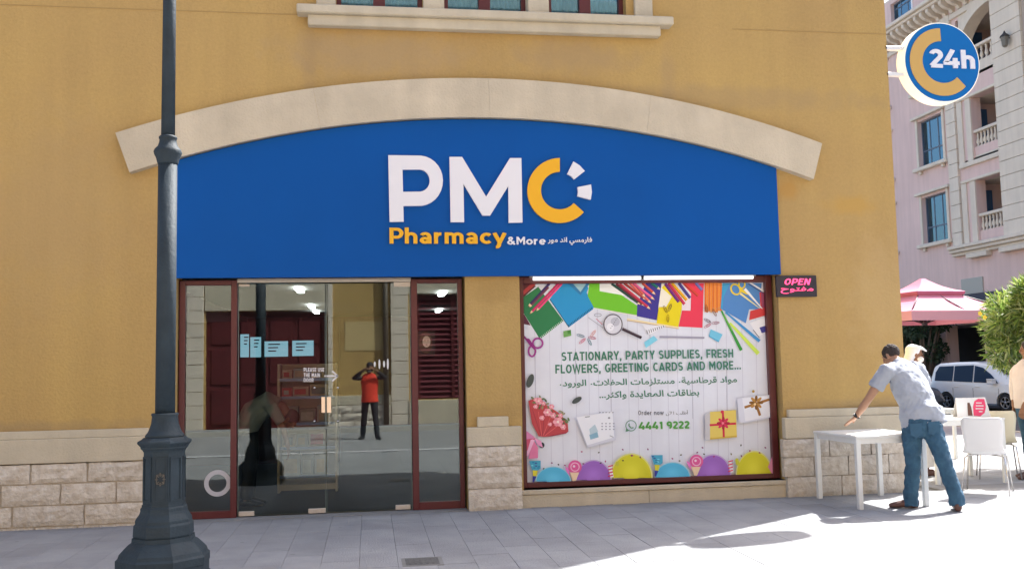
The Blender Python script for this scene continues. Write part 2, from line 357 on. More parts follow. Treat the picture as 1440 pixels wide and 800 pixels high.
AR = {'ا': (0xFE8D, 0), 'أ': (0xFE83, 0), 'آ': (0xFE81, 0), 'ب': (0xFE8F, 1), 'ت': (0xFE95, 1), 'ث': (0xFE99, 1), 'ة': (0xFE93, 0), 'ح': (0xFEA1, 1),
      'د': (0xFEA9, 0), 'ر': (0xFEAD, 0), 'ز': (0xFEAF, 0), 'س': (0xFEB1, 1), 'ط': (0xFEC1, 1), 'ع': (0xFEC9, 1), 'ف': (0xFED1, 1), 'ق': (0xFED5, 1),
      'ك': (0xFED9, 1), 'ل': (0xFEDD, 1), 'م': (0xFEE1, 1), 'ن': (0xFEE5, 1), 'و': (0xFEED, 0), 'ي': (0xFEF1, 1)}
def shape_ar(s):
    out = []; i = 0; prev = False
    while i < len(s):
        c = s[i]
        if c == 'ل' and i+1 < len(s) and s[i+1] in 'اأآ':
            base = {'ا': 0xFEFB, 'أ': 0xFEF7, 'آ': 0xFEF5}[s[i+1]]; out.append(chr(base+(1 if prev else 0))); prev = False; i += 2; continue
        if c in AR:
            b, dual = AR[c]; nxt = dual and i+1 < len(s) and s[i+1] in AR
            if nxt: out.append(chr(b+(3 if prev else 2)))
            else: out.append(chr(b+(1 if prev else 0)))
            prev = bool(nxt)
        else: out.append(c); prev = False
        i += 1
    return ''.join(out[::-1])
def arabic(s, x0, x1, y, z0, z1, m, parent, depth=0.0, off=.012, slope=0.0, name='arabic_lettering'):
    cu = bpy.data.curves.new('t', 'FONT'); cu.body = shape_ar(s); cu.offset = off; cu.extrude = .0
    o = bpy.data.objects.new('t', cu); col.objects.link(o); bpy.context.view_layer.update()
    dg = bpy.context.evaluated_depsgraph_get(); me = bpy.data.meshes.new_from_object(o.evaluated_get(dg))
    bpy.data.objects.remove(o)
    xs = [v.co.x for v in me.vertices]; ys = [v.co.y for v in me.vertices]
    a0, a1, b0, b1 = min(xs), max(xs), min(ys), max(ys); mb = MB()
    vv = []
    for v in me.vertices:
        u = (v.co.x-a0)/(a1-a0); X = x0+u*(x1-x0)
        vv.append(Vector((X, y-depth, z0+(v.co.y-b0)/(b1-b0)*(z1-z0)+slope*u*(x1-x0))))
    mb.add(vv, [list(p.vertices) for p in me.polygons])
    if depth:
        n = len(vv); cnt = {}
        for p in me.polygons:
            q = list(p.vertices)
            for i in range(len(q)):
                e = (q[i], q[(i+1) % len(q)]); cnt.setdefault(tuple(sorted(e)), []).append(e)
        mb.add([v+Vector((0, depth, 0)) for v in vv]+vv, [[n+x[0][0], n+x[0][1], x[0][1], x[0][0]] for x in cnt.values() if len(x) == 1])
    bpy.data.meshes.remove(me)
    return mb.build(name, m, parent)

# ================================================================== GROUND
def road_z(x):
    return 0 if x < 13 else -.12-.33*min(max((x-13.3)/9, 0), 1)
ground = MB().add([(-150, -150, -.5), (150, -150, -.5), (150, 200, -.5), (-150, 200, -.5)], [[0, 1, 2, 3]]).build('ground', ASPH, kind='structure')
MB().box(-60, 13.0, -60, 60, -.45, -.02).build('plaza_base', PAVEJ, kind='structure')
rd = MB(); xs = [13.12, 14, 16, 19, 22.3, 25.4]
for a, b in zip(xs, xs[1:]):
    rd.add([(a, -60, road_z(a)), (b, -60, road_z(b)), (b, 80, road_z(b)), (a, 80, road_z(a))], [[0, 1, 2, 3]])
rd.build('road', ASPH, kind='structure')
MB().box(25.4, 60, -60, 80, -.45, -.32).build('far_pavement', PAVE, kind='structure')
kb = MB()
kr = tag(MB().box(13.0, 13.12, -60, 60, -.45, -.005).build('kerb', KERB), kind='structure')

pav = MB().box(-60, -59, -60, -59, -.03, -.02).build('pavement', PAVEJ, kind='structure')
def slab_mesh(w, l, seed):
    m = MB(); r = .006
    m.bev(-w/2+.001, w/2-.001, -l/2+.001, l/2-.001, -.018, 0, .0016)
    return m.mesh('paving_slab', PAVE, Vector((0, 0, 0)))
SW, SL = .30, .60
sm = [slab_mesh(SW, SL, i) for i in range(2)]
cnt = 0; rest = MB()
for ix in range(-32, 48):
    x = ix*SW+.06
    off = (ix % 2)*SL/2
    for iy in range(-12, 22):
        y = -SL/2-.02-iy*-SL+off if False else iy*SL+off-.05
        if y > -.02 and x < 6.6: continue
        if x > 13.0-SW/2: continue
        z = random.uniform(-.0015, .0006)
        near = -3.75 < x < 5.9 and -3.45 < y < 0
        if near and cnt < 296:
            o = bpy.data.objects.new('paving_slab', sm[0]); col.objects.link(o); o.parent = pav; o.location = (x, y, z); cnt += 1
            o.rotation_euler = (random.uniform(-.002, .002), random.uniform(-.002, .002), 0)
        else:
            rest.box(x-SW/2+.0016, x+SW/2-.0016, y-SL/2+.0016, y+SL/2-.0016, -.018, z)
rest.build('slab_field', PAVE, pav, kind='stuff')
# street surface behind the photographer and beyond the slabs
MB().box(-60, -9.6, -13.0, 60, -.019, -.004).box(-9.6, 13, -13.0, -7.55, -.019, -.003).build('street', PAVE, kind='structure')
MB().box(-60, 13, -13.14, -13.0, -.02, .11).build('far_kerb', KERB, kind='structure')
MB().box(-60, 13, -14.2, -13.14, -.02, .10).build('far_sidewalk', PAVE, kind='structure')
MB().box(-60, 13, -7.62, -7.5, -.01, .004).build('painted_line', WHITE, kind='structure')

# drain cover
dc = thing('drain_cover', (.40, -2.62, 0), 'small square metal access cover set in the paving before the shop door', 'drain cover')
MB().box(.24, .56, -2.78, -2.46, -.01, .0035).build('frame', mat('drain_frame', (.22, .22, .22, 1), .7, .2, 9), dc)
DR = mat('drain_iron', (.17, .175, .18, 1), .6, .3, 20, .3, 60, metal=.4)
MB().bev(.27, .53, -2.75, -2.49, -.005, .007, .003).build('plate', DR, dc)
for k in range(5): MB().box(.29+k*.045, .31+k*.045, -2.73, -2.51, .006, .010).build('rib', DR, dc)

# ================================================================== SHOP BUILDING
CX, H = 6.13, 7.3
shop = thing('shop_building', (2, 0, 0), 'ochre stucco corner building with stone arch above the blue shop sign', 'building')
DOOR = (-1.985, 1.035, -.1, 2.62); WIN = (1.635, 4.625, .185, 2.62)
upw = [at(472.7, 8, 0).x, at(594.5, 8, 0).x, at(624.8, 8, 0).x, at(741.5, 8, 0).x, at(772, 8, 0).x, at(880, 8, 0).x]
UH = [(upw[i], upw[i+1], 5.43, 6.75) for i in (0, 2, 4)]
w = MB(); cells(w, 'x', -9, CX, -.3, H, [DOOR, WIN]+UH, 0, .34)
w.box(CX-.34, CX, .34, 24, -.3, H); w.box(-9, -8.7, .34, 24, -.3, H); w.box(-9, CX, 23.7, 24, -.3, H)
w.build('wall', OCHRE, shop)
MB().box(-9.1, CX+.1, -.1, 24, H, H+.12).build('roof', CREAM, shop)
MB().box(-9, 0.4, -.004, .0, 5.362, 5.370).box(4.2, CX, -.004, 0, 5.366, 5.374).build('groove', mat('groove_line', (.37, .25, .10, 1), .9), shop)
# upper window row: sill, piers, frames
m = MB(); m.bev(-.745, 3.45, -.16, .02, 5.34, 5.435, .012); m.build('sill', CREAM, shop)
MB().bev(-.63, 3.31, -.105, .0, 5.222, 5.342, .01).build('sill_course', CREAM, shop)
for a, b in ((444.7, 472), (595, 624.5), (742, 771.5), (892, 917)):
    MB().bev(at(a, 8, -.03).x, at(b, 8, -.03).x, -.05, .2, 5.437, 6.9, .008).build('pier', CREAM, shop)
CURT = mat('teal_curtain', (.05, .26, .46, 1), .9, .3, 8)
for a, b, c, d in UH:
    fr = MB().box(a, a+.05, .12, .2, c, d).box(b-.05, b, .12, .2, c, d).box((a+b)/2-.07, (a+b)/2+.06, .11, .2, c, d).build('window_frame', MAROON, shop)
    MB().box(a, b, .16, .165, c, d).build('pane', WGLASS, fr)
    cu = MB(); n = 26
    for i in range(n):
        x0 = a+(b-a)*i/n; x1 = a+(b-a)*(i+1)/n; y0 = .27+.02*(i % 2); y1 = .27+.02*((i+1) % 2)
        cu.add([(x0, y0, c), (x1, y1, c), (x1, y1, d), (x0, y0, d)], [[0, 1, 2, 3]])
    cu.build('curtain', CURT, fr)
# arch of stone segments
AXC, AZC = 1.325, -7.0
R0, R1 = 11.27, 11.71
def apt(r, a): return (AXC*.99+r*sin(a)*.99, 1.511+((AZC+r*cos(a))-1.511)*.99)
aL0, aL1, aR0, aR1 = math.asin(-3.79/R0), math.asin(-3.935/R1), math.asin(3.80/R0), math.asin(3.925/R1)
cuts = [0, .245, .475, .5]
joints = [0, .262, .502, .735, 1]
for a, b in zip(joints, joints[1:]):
    n = 10; A = []; B = []
    for i in range(n+1):
        u = a+(b-a)*i/n; e = .00022*(1 if i == 0 and a > 0 else -1 if i == n and b < 1 else 0)
        A.append(apt(R1, aL1+(aR1-aL1)*u+e*.4)); B.append(apt(R0, aL0+(aR0-aL0)*u+e*.4))
    m = MB(); m.prism(A+B[::-1], -.105, .001)
    o = m.build('arch_stone', STONE, shop)
# base: band, rough stone courses
def rough_block(x0, x1, z0, z1, yf=-.075, nm='stone', mt=ROUGH, rough=.018, ret=None):
    m = MB(); nx = max(2, min(6, int((x1-x0)/.085))); nz = 4 if z1-z0 > .1 else 1; v = []; s = random.random()*50
    for j in range(nz+1):
        for i in range(nx+1):
            x = x0+(x1-x0)*i/nx; z = z0+(z1-z0)*j/nz
            ed = i in (0, nx) or j in (0, nz)
            y = yf-(0 if ed else rough*(.35+1.2*abs(noise.noise(Vector((x*7+s, 0, z*11))))))+(random.uniform(0, .006) if ed else 0)
            if ed and nz > 1: x += random.uniform(-.0035, .0035); z += random.uniform(-.0035, .0035)
            v.append((x, y, z))
    f = [[j*(nx+1)+i, j*(nx+1)+i+1, (j+1)*(nx+1)+i+1, (j+1)*(nx+1)+i] for j in range(nz) for i in range(nx)]
    m.add(v, f); m.add([(x0, yf+.006, z0), (x1, yf+.006, z0), (x1, 0, z0), (x0, 0, z0), (x0, yf+.006, z1), (x1, yf+.006, z1), (x1, 0, z1), (x0, 0, z1)],
        [[0, 3, 2, 1], [4, 5, 6, 7], [0, 4, 7, 3], [1, 2, 6, 5]])
    return m.build(nm, mt, shop)
Lx1 = -2.235
for q_ in ((-9, Lx1-.01, -.064, 0, -.1, .63), (1.05, 1.60, -.066, 0, -.1, .66), (4.62, CX+.03, -.062, 0, -.1, .66)): MB().box(*q_).build('stone_backing', MORTAR, shop)
m = MB()
for a, b in ((-9, -5.6), (-5.595, -3.85), (-3.845, Lx1)):
    MB().bev(a, b, -.085, 0, .645, .885, .006).build('band_stone', CREAM, shop)
    MB().bev(a, b, -.07, 0, .886, .965, .006).build('band_cap', CREAM, shop)
rows = [(.447, .637), (.235, .438), (.028, .226)]
jj = [[-4.45, -3.935, -3.345, -2.81, Lx1], [-4.3, -3.77, -3.62, -3.06, -2.53, Lx1], [-4.1, -3.51, -2.83, Lx1]]
for (z0, z1), js in zip(rows, jj):
    j2 = [-5.9, -5.3, -4.9]+js
    for a, b in zip(j2, j2[1:]): rough_block(a+.009, b-.009, z0+.003, z1-.002)
for a, b in ((-4.6, -3.75), (-3.74, -3.3), (-3.29, -2.9), (-2.89, Lx1)): rough_block(a+.006, b-.006, -.05, .018, -.08, rough=.006)
# pier between door and window
MB().bev(1.14, 1.475, -.06, 0, .875, .98, .005).build('band_cap', CREAM, shop)
MB().bev(1.025, 1.61, -.085, 0, .672, .873, .006).build('band_stone', CREAM, shop)
for z0, z1 in ((.46, .665), (.232, .452), (-.02, .224)): rough_block(1.028+random.uniform(0, .01), 1.605, z0, z1, -.085, rough=.022)
# right corner
MB().bev(4.66, CX+.045, -.07, 0, .88, .965, .006).build('band_cap', CREAM, shop)
MB().bev(4.6, CX+.06, -.085, 0, .645, .878, .006).build('band_stone', CREAM, shop)
jr = [[4.565, 5.0, 5.12, 5.62, CX+.05], [4.57, 4.93, 5.34, 5.83, CX+.05], [4.60, 5.25, 5.72, CX+.05]]
for (z0, z1), js in zip([(.44, .637), (.225, .432), (-.01, .217)], jr):
    for a, b in zip(js, js[1:]): rough_block(a+.006, b-.006, z0, z1, -.08)
MB().box(CX, CX+.05, 0, 8, .645, .878).box(CX, CX+.04, 0, 8, .88, .965).box(CX, CX+.045, 0, 8, -.05, .64).build('side_band', CREAM, shop)
# window plinth
for a, b in ((1.612, 3.02), (3.024, 4.61)):
    MB().bev(a, b, -.02, .2, -.05, .135, .004).build('plinth_stone', STONE, shop)
MB().bev(1.612, 4.625, -.035, .2, .137, .185, .006).build('window_sill', STONE, shop)
MB().bev(DOOR[0]-.05, 1.03, -.03, .3, -.06, .004, .004).build('threshold', PAVE, shop)
MB().box(-2.0, -1.99, -.006, .2, 0, 2.5).build('corner_bead', mat('bead', (.52, .42, .26, 1), .7), shop)

# door front: framed side lights and frameless glass doors
YG = .17
def frame(name, x0, x1, z0, z1, parent, wl_=.07, wr=.07, wb=.07, wt=.07, y0=.12, y1=.2, m=MAROON):
    f = MB(); f.bev(x0, x0+wl_, y0, y1, z0, z1, .004).bev(x1-wr, x1, y0, y1, z0, z1, .004)
    f.bev(x0+wl_, x1-wr, y0+.003, y1, z0, z0+wb, .004).bev(x0+wl_, x1-wr, y0+.003, y1, z1-wt, z1, .004)
    return f.build(name, m, parent)
f1 = frame('side_light', -1.975, -1.385, .004, 2.485, shop, .062, .062, .075, .05)
pn = MB().box(-1.915, -1.445, .158, .166, .07, 2.44).build('pane', GLASS, f1)
f2 = frame('side_light', .452, 1.012, .004, 2.485, shop, .068, .05, .08, .045)
MB().box(.515, .965, .158, .166, .075, 2.45).build('pane', GLASS, f2)
MB().box(-1.385, .452, .13, .2, 2.46, 2.5).build('head_rail', STEEL, shop)
xd = at(458.5, 560, YG).x
dl = MB().box(-1.375, xd-.006, .16, .17, .012, 2.445).build('glass_door', GLASS, shop)
dr = MB().box(xd+.006, .445, .163, .173, .012, 2.445).build('glass_door', GLASS, shop)
EDGE = mat('glass_edge', (.25, .32, .30, 1), .2)
MB().box(xd-.008, xd-.005, .158, .172, .012, 2.445).box(-1.375, -1.371, .158, .172, .012, 2.445).build('glass_edge', EDGE, dl)
MB().box(xd+.005, xd+.008, .158, .175, .012, 2.445).box(.441, .446, .158, .175, .012, 2.445).build('glass_edge', EDGE, dr)
PATCH = mat('patch_fitting', (.62, .56, .50, 1), .4, .1, 20, metal=.35)
for a, b, c, d, p in ((335.5, 357.5, .012, .062, dl), (433.5, 458, .012, .062, dl), (556, 577, .012, .062, dr)):
    MB().bev(at(a, 700, .15).x, at(b, 700, .15).x, .145, .186, c, d, .004).build('patch_fitting', PATCH, p)
MB().bev(at(553.5, 400, .15).x, .45, .145, .186, 2.405, 2.457, .004).build('patch_fitting', PATCH, dr)
MB().bev(-1.375, -1.26, .145, .186, 2.42, 2.447, .004).build('patch_fitting', PATCH, dl)
for px, py, p in ((442, 545, dl), (442, 592, dl), (475, 545, dr), (475, 592, dr)):
    c = at(px, py, .15); MB().tube([c-Vector((0, .012, 0)), c+Vector((0, .04, 0))], .011, 10).build('knob', CHROME, p)
# prints on the glass
VIN = mat('white_vinyl', (.70, .70, .74, 1), .6); YS = .1565
c = at(306, 679, YS); rg = MB(); n = 40; v = []
for rr in (at(325, 679, YS).x-c.x, at(318.6, 679, YS).x-c.x):
    v += [(c.x+rr*cos(2*PI*i/n), YS, c.z+rr*sin(2*PI*i/n)) for i in range(n)]
rg.add(v, [[i, (i+1) % n, n+(i+1) % n, n+i] for i in range(n)])
rg.build('ring_sticker', mat('ring_vinyl', (.5, .5, .56, 1), .5), f1)
for tx, a, b, yy in (('PLEASE USE', 427, 456, 522.5), ('THE MAIN', 427, 450, 530), ('DOOR', 427, 441, 537)):
    text(tx, at(a, yy, YS), at(b, yy, YS), .042, .2, 0, name='door_notice', m=VIN, parent=dl)
a = at(456, 528.5, .1595); b = at(475, 528.5, .1595); m = MB()
m.bar(a, b, .014, .001)
for s in (-1, 1): m.bar(b+Vector((.0, 0, 0)), b+Vector((-.06, 0, s*.055)), .014, .001)
m2 = MB()
for q in ((a, b), (b, b+Vector((-.06, 0, .055))), (b, b+Vector((-.06, 0, -.055)))):
    d = (q[1]-q[0]).normalized(); nn = Vector((-d.z, 0, d.x))*.009
    m2.add([q[0]-nn, q[1]-nn, q[1]+nn, q[0]+nn], [[0, 1, 2, 3]])
m2.build('arrow', VIN, dr)
m = MB(); m.box(at(452, 560, .15).x, xd-.01, .152, .157, at(452, 580, .15).z, at(452, 558, .15).z)
m.build('door_sticker', mat('peach_sticker', (.85, .62, .42, 1), .6, emit=((.9, .62, .4, 1), .12)), dl)  # faint added glow stands in for light falling on the sticker
MB().box(xd+.01, at(465.5, 560, .15).x, .152, .157, at(465, 580, .15).z, at(465, 558, .15).z).build('door_sticker', MATS['peach_sticker'], dr)
m = MB()
for k, (dx, h) in enumerate(((0, .05), (.05, .09), (.10, .06), (.14, .10))):
    p = at(527, 512, .1595)+Vector((dx, 0, 0)); m.add([p+Vector((.011*cos(t), 0, h*sin(t)*.6)) for t in [i*PI/5 for i in range(10)]], [list(range(10))])
m.build('small_emblem', VIN, dr)

# shop window
wf = frame('window_frame', 1.655, 4.605, .19, 2.5, shop, .042, .075, .055, .075)
MB().box(1.69, 4.54, .185, .19, .24, 2.43).build('pane', GLASS, wf)
TUBE = mat('lit_tube', (.9, .9, .95, 1), .5, emit=((.95, .97, 1, 1), .6))
tl = thing('tube_light', (3, .1, 2.5), 'long lit fluorescent tube under the sign above the shop window', 'light')
zt = at(900, 391, .08).z
MB().tube([(1.80, .07, zt), (4.36, .07, zt)], .021, 10).build('tube', TUBE, tl)
MB().box(1.76, 4.40, .075, .11, zt+.012, zt+.04).build('batten', STEEL, tl)
MB().box(3.03, 3.06, .04, .1, zt-.02, zt+.03).build('clip', BLACK, tl)

# interior of the shop
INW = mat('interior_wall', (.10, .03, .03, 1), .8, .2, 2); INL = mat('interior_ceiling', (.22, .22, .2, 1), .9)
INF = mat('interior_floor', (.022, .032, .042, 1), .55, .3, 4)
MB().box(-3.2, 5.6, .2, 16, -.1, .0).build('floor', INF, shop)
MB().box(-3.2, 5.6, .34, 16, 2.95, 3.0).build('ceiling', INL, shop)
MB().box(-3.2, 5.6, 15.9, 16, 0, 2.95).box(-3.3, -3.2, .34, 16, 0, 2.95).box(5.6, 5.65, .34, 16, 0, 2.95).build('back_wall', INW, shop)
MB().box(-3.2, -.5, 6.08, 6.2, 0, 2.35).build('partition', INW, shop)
LIT = mat('ceiling_tube', (.9, .9, .9, 1), .5, emit=((.93, .97, 1, 1), 9))
for i, (px, py, Y) in enumerate(((421, 407, 2.7), (438, 430, 3.9), (444.5, 438, 4.8), (622, 412, 2.4), (617, 436, 3.6), (598, 453, 5.2))):
    t = (2.93-CAM.z)/(at(px, py, 1).z-CAM.z); p = CAM+(at(px, py, 1)-CAM)*t
    o = MB().box(p.x-.055, p.x+.055, p.y-.42, p.y+.42, 2.9, 2.935).build('ceiling_light', LIT)
    tag(o, ['lit ceiling strip inside the glass door, nearest the glass', 'lit ceiling strip inside the glass door, middle of three', 'small lit ceiling strip inside the glass door, deepest of three',
            'lit ceiling strip seen through the right side light, highest of three', 'lit ceiling strip seen through the right side light, middle of three',
            'lit ceiling strip seen through the right side light, lowest of three'][i], 'ceiling light', 'lit strips on the shop ceiling')
SCR = mat('lit_screen', (.1, .3, .4, 1), .4, emit=((.30, .60, .74, 1), .32)); SCT = mat('screen_print', (.03, .08, .12, 1), .5)
for i, (a, b, c, d) in enumerate(((338, 350, 470, 502), (352, 367, 474, 502), (372, 405, 480, 501), (411, 441, 479, 500))):
    p, q = at(a, c, 6), at(b, d, 6)
    t = thing('menu_screen', ((p.x+q.x)/2, 6, q.z), ['glowing blue screen inside the door, leftmost beside the maroon frame', 'glowing blue screen inside the door, second from the maroon frame',
              'wide glowing blue screen inside the door, left of the last one', 'glowing blue screen with dark lines of text, above the display shelf'][i], 'screen', 'lit screens on the shop wall')
    MB().box(p.x-.02, q.x+.02, 6.01, 6.05, q.z-.02, p.z+.02).build('casing', BLACK, t)
    MB().box(p.x, q.x, 6.0, 6.012, q.z, p.z).build('display', SCR, t)
    m = MB()
    for k in range(3): m.box(p.x+.06, p.x+.06+(q.x-p.x)*(.5-.08*k), 5.994, 5.998, p.z-.06-k*.055, p.z-.04-k*.055)
    m.build('print', SCT, t)
# display shelf behind the door
p, q = at(390, 512, 2.05), at(475, 680, 2.05)
sh = thing('display_shelf', ((p.x+q.x)/2, 2.1, 0), 'pale display shelf unit with stocked shelves behind the glass doors', 'shelf')
SHM = mat('shelf_cream', (.50, .43, .33, 1), .6, .1, 5)
for x in (p.x, q.x-.03): MB().bev(x, x+.03, 2.05, 2.45, 0, p.z, .004).build('side_panel', SHM, sh)
MB().box(p.x+.03, q.x-.03, 2.42, 2.45, .1, p.z-.002).build('back_panel', SHM, sh)
MB().bev(p.x+.03, q.x-.03, 2.05, 2.42, .03, .10, .004).build('plinth', SHM, sh)
hz = []
for k, py in enumerate((535, 560, 597, 631, 671)):
    z = at(430, py, 2.05).z; hz.append(z)
    MB().bev(p.x+.031, q.x-.031, 2.06, 2.41, z, z+.02, .003).build('shelf', SHM, sh)
    MB().box(p.x+.03, q.x-.03, 2.04, 2.058, z-.004, z+.032).build('price_strip', mat('price_strip', (.15, .22, .36, 1), .3, metal=.4) if 'price_strip' not in MATS else MATS['price_strip'], sh)
pc = [(.45, .03, .03), (.55, .45, .3), (.30, .32, .34), (.16, .2, .2), (.5, .38, .3), (.40, .42, .38)]
PM = [mat('carton_colour', c+(1,), .6, .3, 12) for c in pc]
top = [p.z]+hz; k = 0
for r in range(5):
    x = p.x+.05; hgt = top[r]-hz[r]-.05; nn = 0
    while x < q.x-.16:
        w_ = random.uniform(.12, .24); w_ = min(w_, q.x-.04-x); k += 1
        h_ = min(hgt*random.uniform(.6, .92), .3)
        ci = [[1, 4, 2], [1, 0, 4], [2, 2, 3], [4, 1, 5], [5, 5, 3]][r][k % 3]
        o = MB().bev(x, x+w_-.015, 2.14, 2.34, hz[r]+.021, hz[r]+.021+h_, .004).build('carton', PM[ci])
        o2 = MB().box(x+.02, x+w_-.05, 2.134, 2.1385, hz[r]+.05, hz[r]+.021+h_*.75).build('front_print', PM[(ci+2) % 6], o)
        tag(o, '%s carton on the %s of the display shelf unit, %s' % ([ 'red', 'tan', 'grey', 'dark green', 'peach', 'pale green'][ci], ['top tier', 'second tier', 'middle tier', 'fourth tier', 'lowest tier'][r],
            ['at the left end', 'second from the left', 'third from the left', 'fourth from the left', 'fifth from the left'][nn]), 'carton', 'product cartons on the display shelf'); x += w_; nn += 1
# portrait poster inside the right side light
p, q = at(585, 466, .6), at(612, 500, .6)
pp = thing('portrait_poster', ((p.x+q.x)/2, .6, q.z), 'dark poster of a long-haired face behind the right side light', 'poster')
MB().box(p.x, q.x, .6, .605, q.z, p.z).build('sheet', mat('poster_dark', (.06, .03, .035, 1), .5), pp)
def disc2(mb, c, rx, rz, y, n=20, mi=0): mb.add([(c[0]+rx*cos(2*PI*i/n), y, c[1]+rz*sin(2*PI*i/n)) for i in range(n)], [list(range(n))], mi)
fx, fz = (p.x+q.x)/2, (p.z+q.z)/2+.01
m = MB(); disc2(m, (fx, fz), .075, .125, .598); m.build('hair_print', mat('print_hair', (.10, .045, .025, 1), .5, emit=((.12, .05, .04, 1), .1)), pp)  # added glow lifts the hair and face prints; the poster is no lamp
m = MB(); disc2(m, (fx+.01, fz+.012), .045, .066, .596); m.build('face_print', mat('print_face', (.62, .42, .34, 1), .5, emit=((.6, .4, .33, 1), .12)), pp)
m = MB(); disc2(m, (fx-.008, fz+.025), .009, .004, .5945, 10); disc2(m, (fx+.027, fz+.025), .009, .004, .5945, 10); disc2(m, (fx+.01, fz-.022), .014, .005, .5945, 10)
m.build('feature_print', mat('print_features', (.16, .05, .05, 1), .5), pp)

# ================================================================== BLUE SIGN
YP = -.055
sg = thing('shop_sign', (1.33, YP, 2.5), 'large blue shop sign reading PMC Pharmacy & More under the stone arch', 'sign')
sx0, sx1, sz0 = at(247, 390, YP).x, at(1098.3, 385.6, YP).x, at(680, 388.3, YP).z
pts = [(sx0, sz0), (sx1, sz0)]
n = 32
for i in range(n+1):
    x = sx1+(sx0-sx1)*i/n; dx = (x-AXC*.99)/.99
    pts.append((x, 1.511+(AZC+math.sqrt(R0**2-dx**2)-1.511)*.99-.012))
MB().prism(pts, YP, -.002).build('panel', BLUE, sg)
YL = YP-.035
def sgp(zx, zy, Y=YL): q = at(520+zx/4.235, 200+zy/4.235, Y); return (q.x, q.z)
Pl = [(110, 78), (285, 80)]+[(293+143*cos(R(a)), 230-150*sin(R(a))) for a in range(85, -91, -12)]+[(200, 380), (202, 473), (118, 475)]
Ph = [(195, 163), (290, 163)]+[(295+62*cos(R(a)), 229-66*sin(R(a))) for a in range(85, -91, -12)]+[(198, 296)]
MB().prism([sgp(*a) for a in Pl], YL, YP-.001, hole=[sgp(*a) for a in Ph]).build('letter', WHITE, sg)
MB().prism([sgp(*a) for a in [(475, 88), (550, 88), (693, 325), (835, 95), (903, 95), (910, 478), (828, 480), (825, 262), (717, 437), (672, 437), (558, 248), (562, 476), (482, 476)]], YL, YP-.001).build('letter', WHITE, sg)
def cee(cx, cy, ro, ri, a0=90, a1=318, n=30): return [(cx+ro*cos(R(a0+(a1-a0)*i/n)), cy-ro*sin(R(a0+(a1-a0)*i/n))) for i in range(n+1)]+[(cx+ri*cos(R(a1-(a1-a0)*i/n)), cy-ri*sin(R(a1-(a1-a0)*i/n))) for i in range(n+1)]
MB().prism([sgp(*a) for a in cee(1132, 288, 193, 112)], YL, YP-.001).build('letter', GOLD, sg)
MB().prism([sgp(*a) for a in [(1213, 115), (1250, 138), (1281, 172), (1217, 222), (1200, 203), (1176, 190)]], YL, YP-.001).build('emblem_piece', WHITE, sg)
MB().prism([sgp(*a) for a in [(1318, 252), (1323, 298), (1316, 343), (1237, 322), (1241, 297), (1238, 268)]], YL, YP-.001).build('emblem_piece', WHITE, sg)
def sv(zx, zy, Y): q = sgp(zx, zy, Y); return Vector((q[0], Y, q[1]))
text('Pharmacy', sv(116, 605, YP), sv(808, 607, YP), .170, .178, .028, .08, m=GOLD, parent=sg, each=True)
text('&More', sv(818, 610, YP), sv(1046, 611, YP), .085, .165, .018, .08, m=WHITE, parent=sg, each=True)
p, q = sgp(1060, 613, YP), sgp(1322, 566, YP)
arabic('فارمسي اند مور', p[0], q[0], YP, p[1], q[1], WHITE, sg, depth=.012, off=.02)

# open sign, led
t = thing('open_sign', (4.85, -.02, 2.25), 'small black LED sign with pink OPEN lettering beside the blue sign', 'sign')
p, q = at(1091.5, 387.5, -.04), at(1149.5, 417, -.04)
MB().bev(p.x, q.x, -.04, -.001, q.z, p.z, .005).build('housing', mat('led_housing', (.02, .018, .035, 1), .35), t)
LED = mat('led_pink', (.9, .05, .15, 1), .5, emit=((1, .07, .22, 1), .75)); L2 = mat('led_dim', (.18, .01, .04, 1), .4)
text('OPEN', at(1102, 400.5, -.0405), at(1138, 400.5, -.0405), .072, .16, .004, ital=.22, m=LED, parent=t, each=True)
p, q = at(1098, 413, -.0405), at(1143.5, 403, -.0405)
arabic('مفتوح', p.x, q.x, -.043, p.z, q.z, LED, t, off=.01)

# 24 hour disc
Y2 = -.05
c = at(1325, 88, Y2); ra = (at(1377, 88, Y2).x-at(1272, 88, Y2).x)/2; rz_ = (at(1325, 33, Y2).z-at(1325, 143, Y2).z)/2; r2 = (ra+rz_)/2
t = thing('round_sign', (c.x, 0, c.z-r2), 'round blue 24h sign with gold C on brackets at the building corner', 'sign')
def cyl(r, y0, y1, n=56): return [(c.x+r*cos(2*PI*i/n), c.z+r*sin(2*PI*i/n)) for i in range(n)]
MB().prism(cyl(r2+.006, 0, 0), Y2+.004, Y2+.17).build('light_box', mat('lightbox_white', (.80, .77, .66, 1), .4, emit=((1, .93, .72, 1), .18)), t)
MB().prism(cyl(r2-.008, 0, 0), Y2-.004, Y2+.01).build('face', mat('disc_blue', (.0, .14, .45, 1), .5, spec=.2), t)
k = r2/1.08
def dpt(zx, zy):   # measured in a 7.2x enlargement of the sign
    q = at(1240+zx/7.2, zy/7.2, Y2-.012); return (q.x, q.z)
cc = [(-.99*r2*0, 0)]
go = []; gi = []
for i in range(31):
    a = R(90+225*i/30); go.append((c.x-.01+.855*r2*cos(a), c.z-.0+.855*r2*sin(a))); gi.append((c.x-.005+.53*r2*cos(a), c.z+.0+.53*r2*sin(a)))
MB().prism(go+gi[::-1], Y2-.012, Y2-.003).build('emblem', mat('disc_gold', (.60, .37, .10, 1), .5), t)
o = text('24h', Vector((dpt(490, 683)[0], Y2-.005, dpt(490, 683)[1])), Vector((dpt(945, 700)[0], Y2-.005, dpt(945, 700)[1])), dpt(0, 505)[1]-dpt(0, 690)[1], .20, .012, .06, m=WHITE, parent=t, each=True)
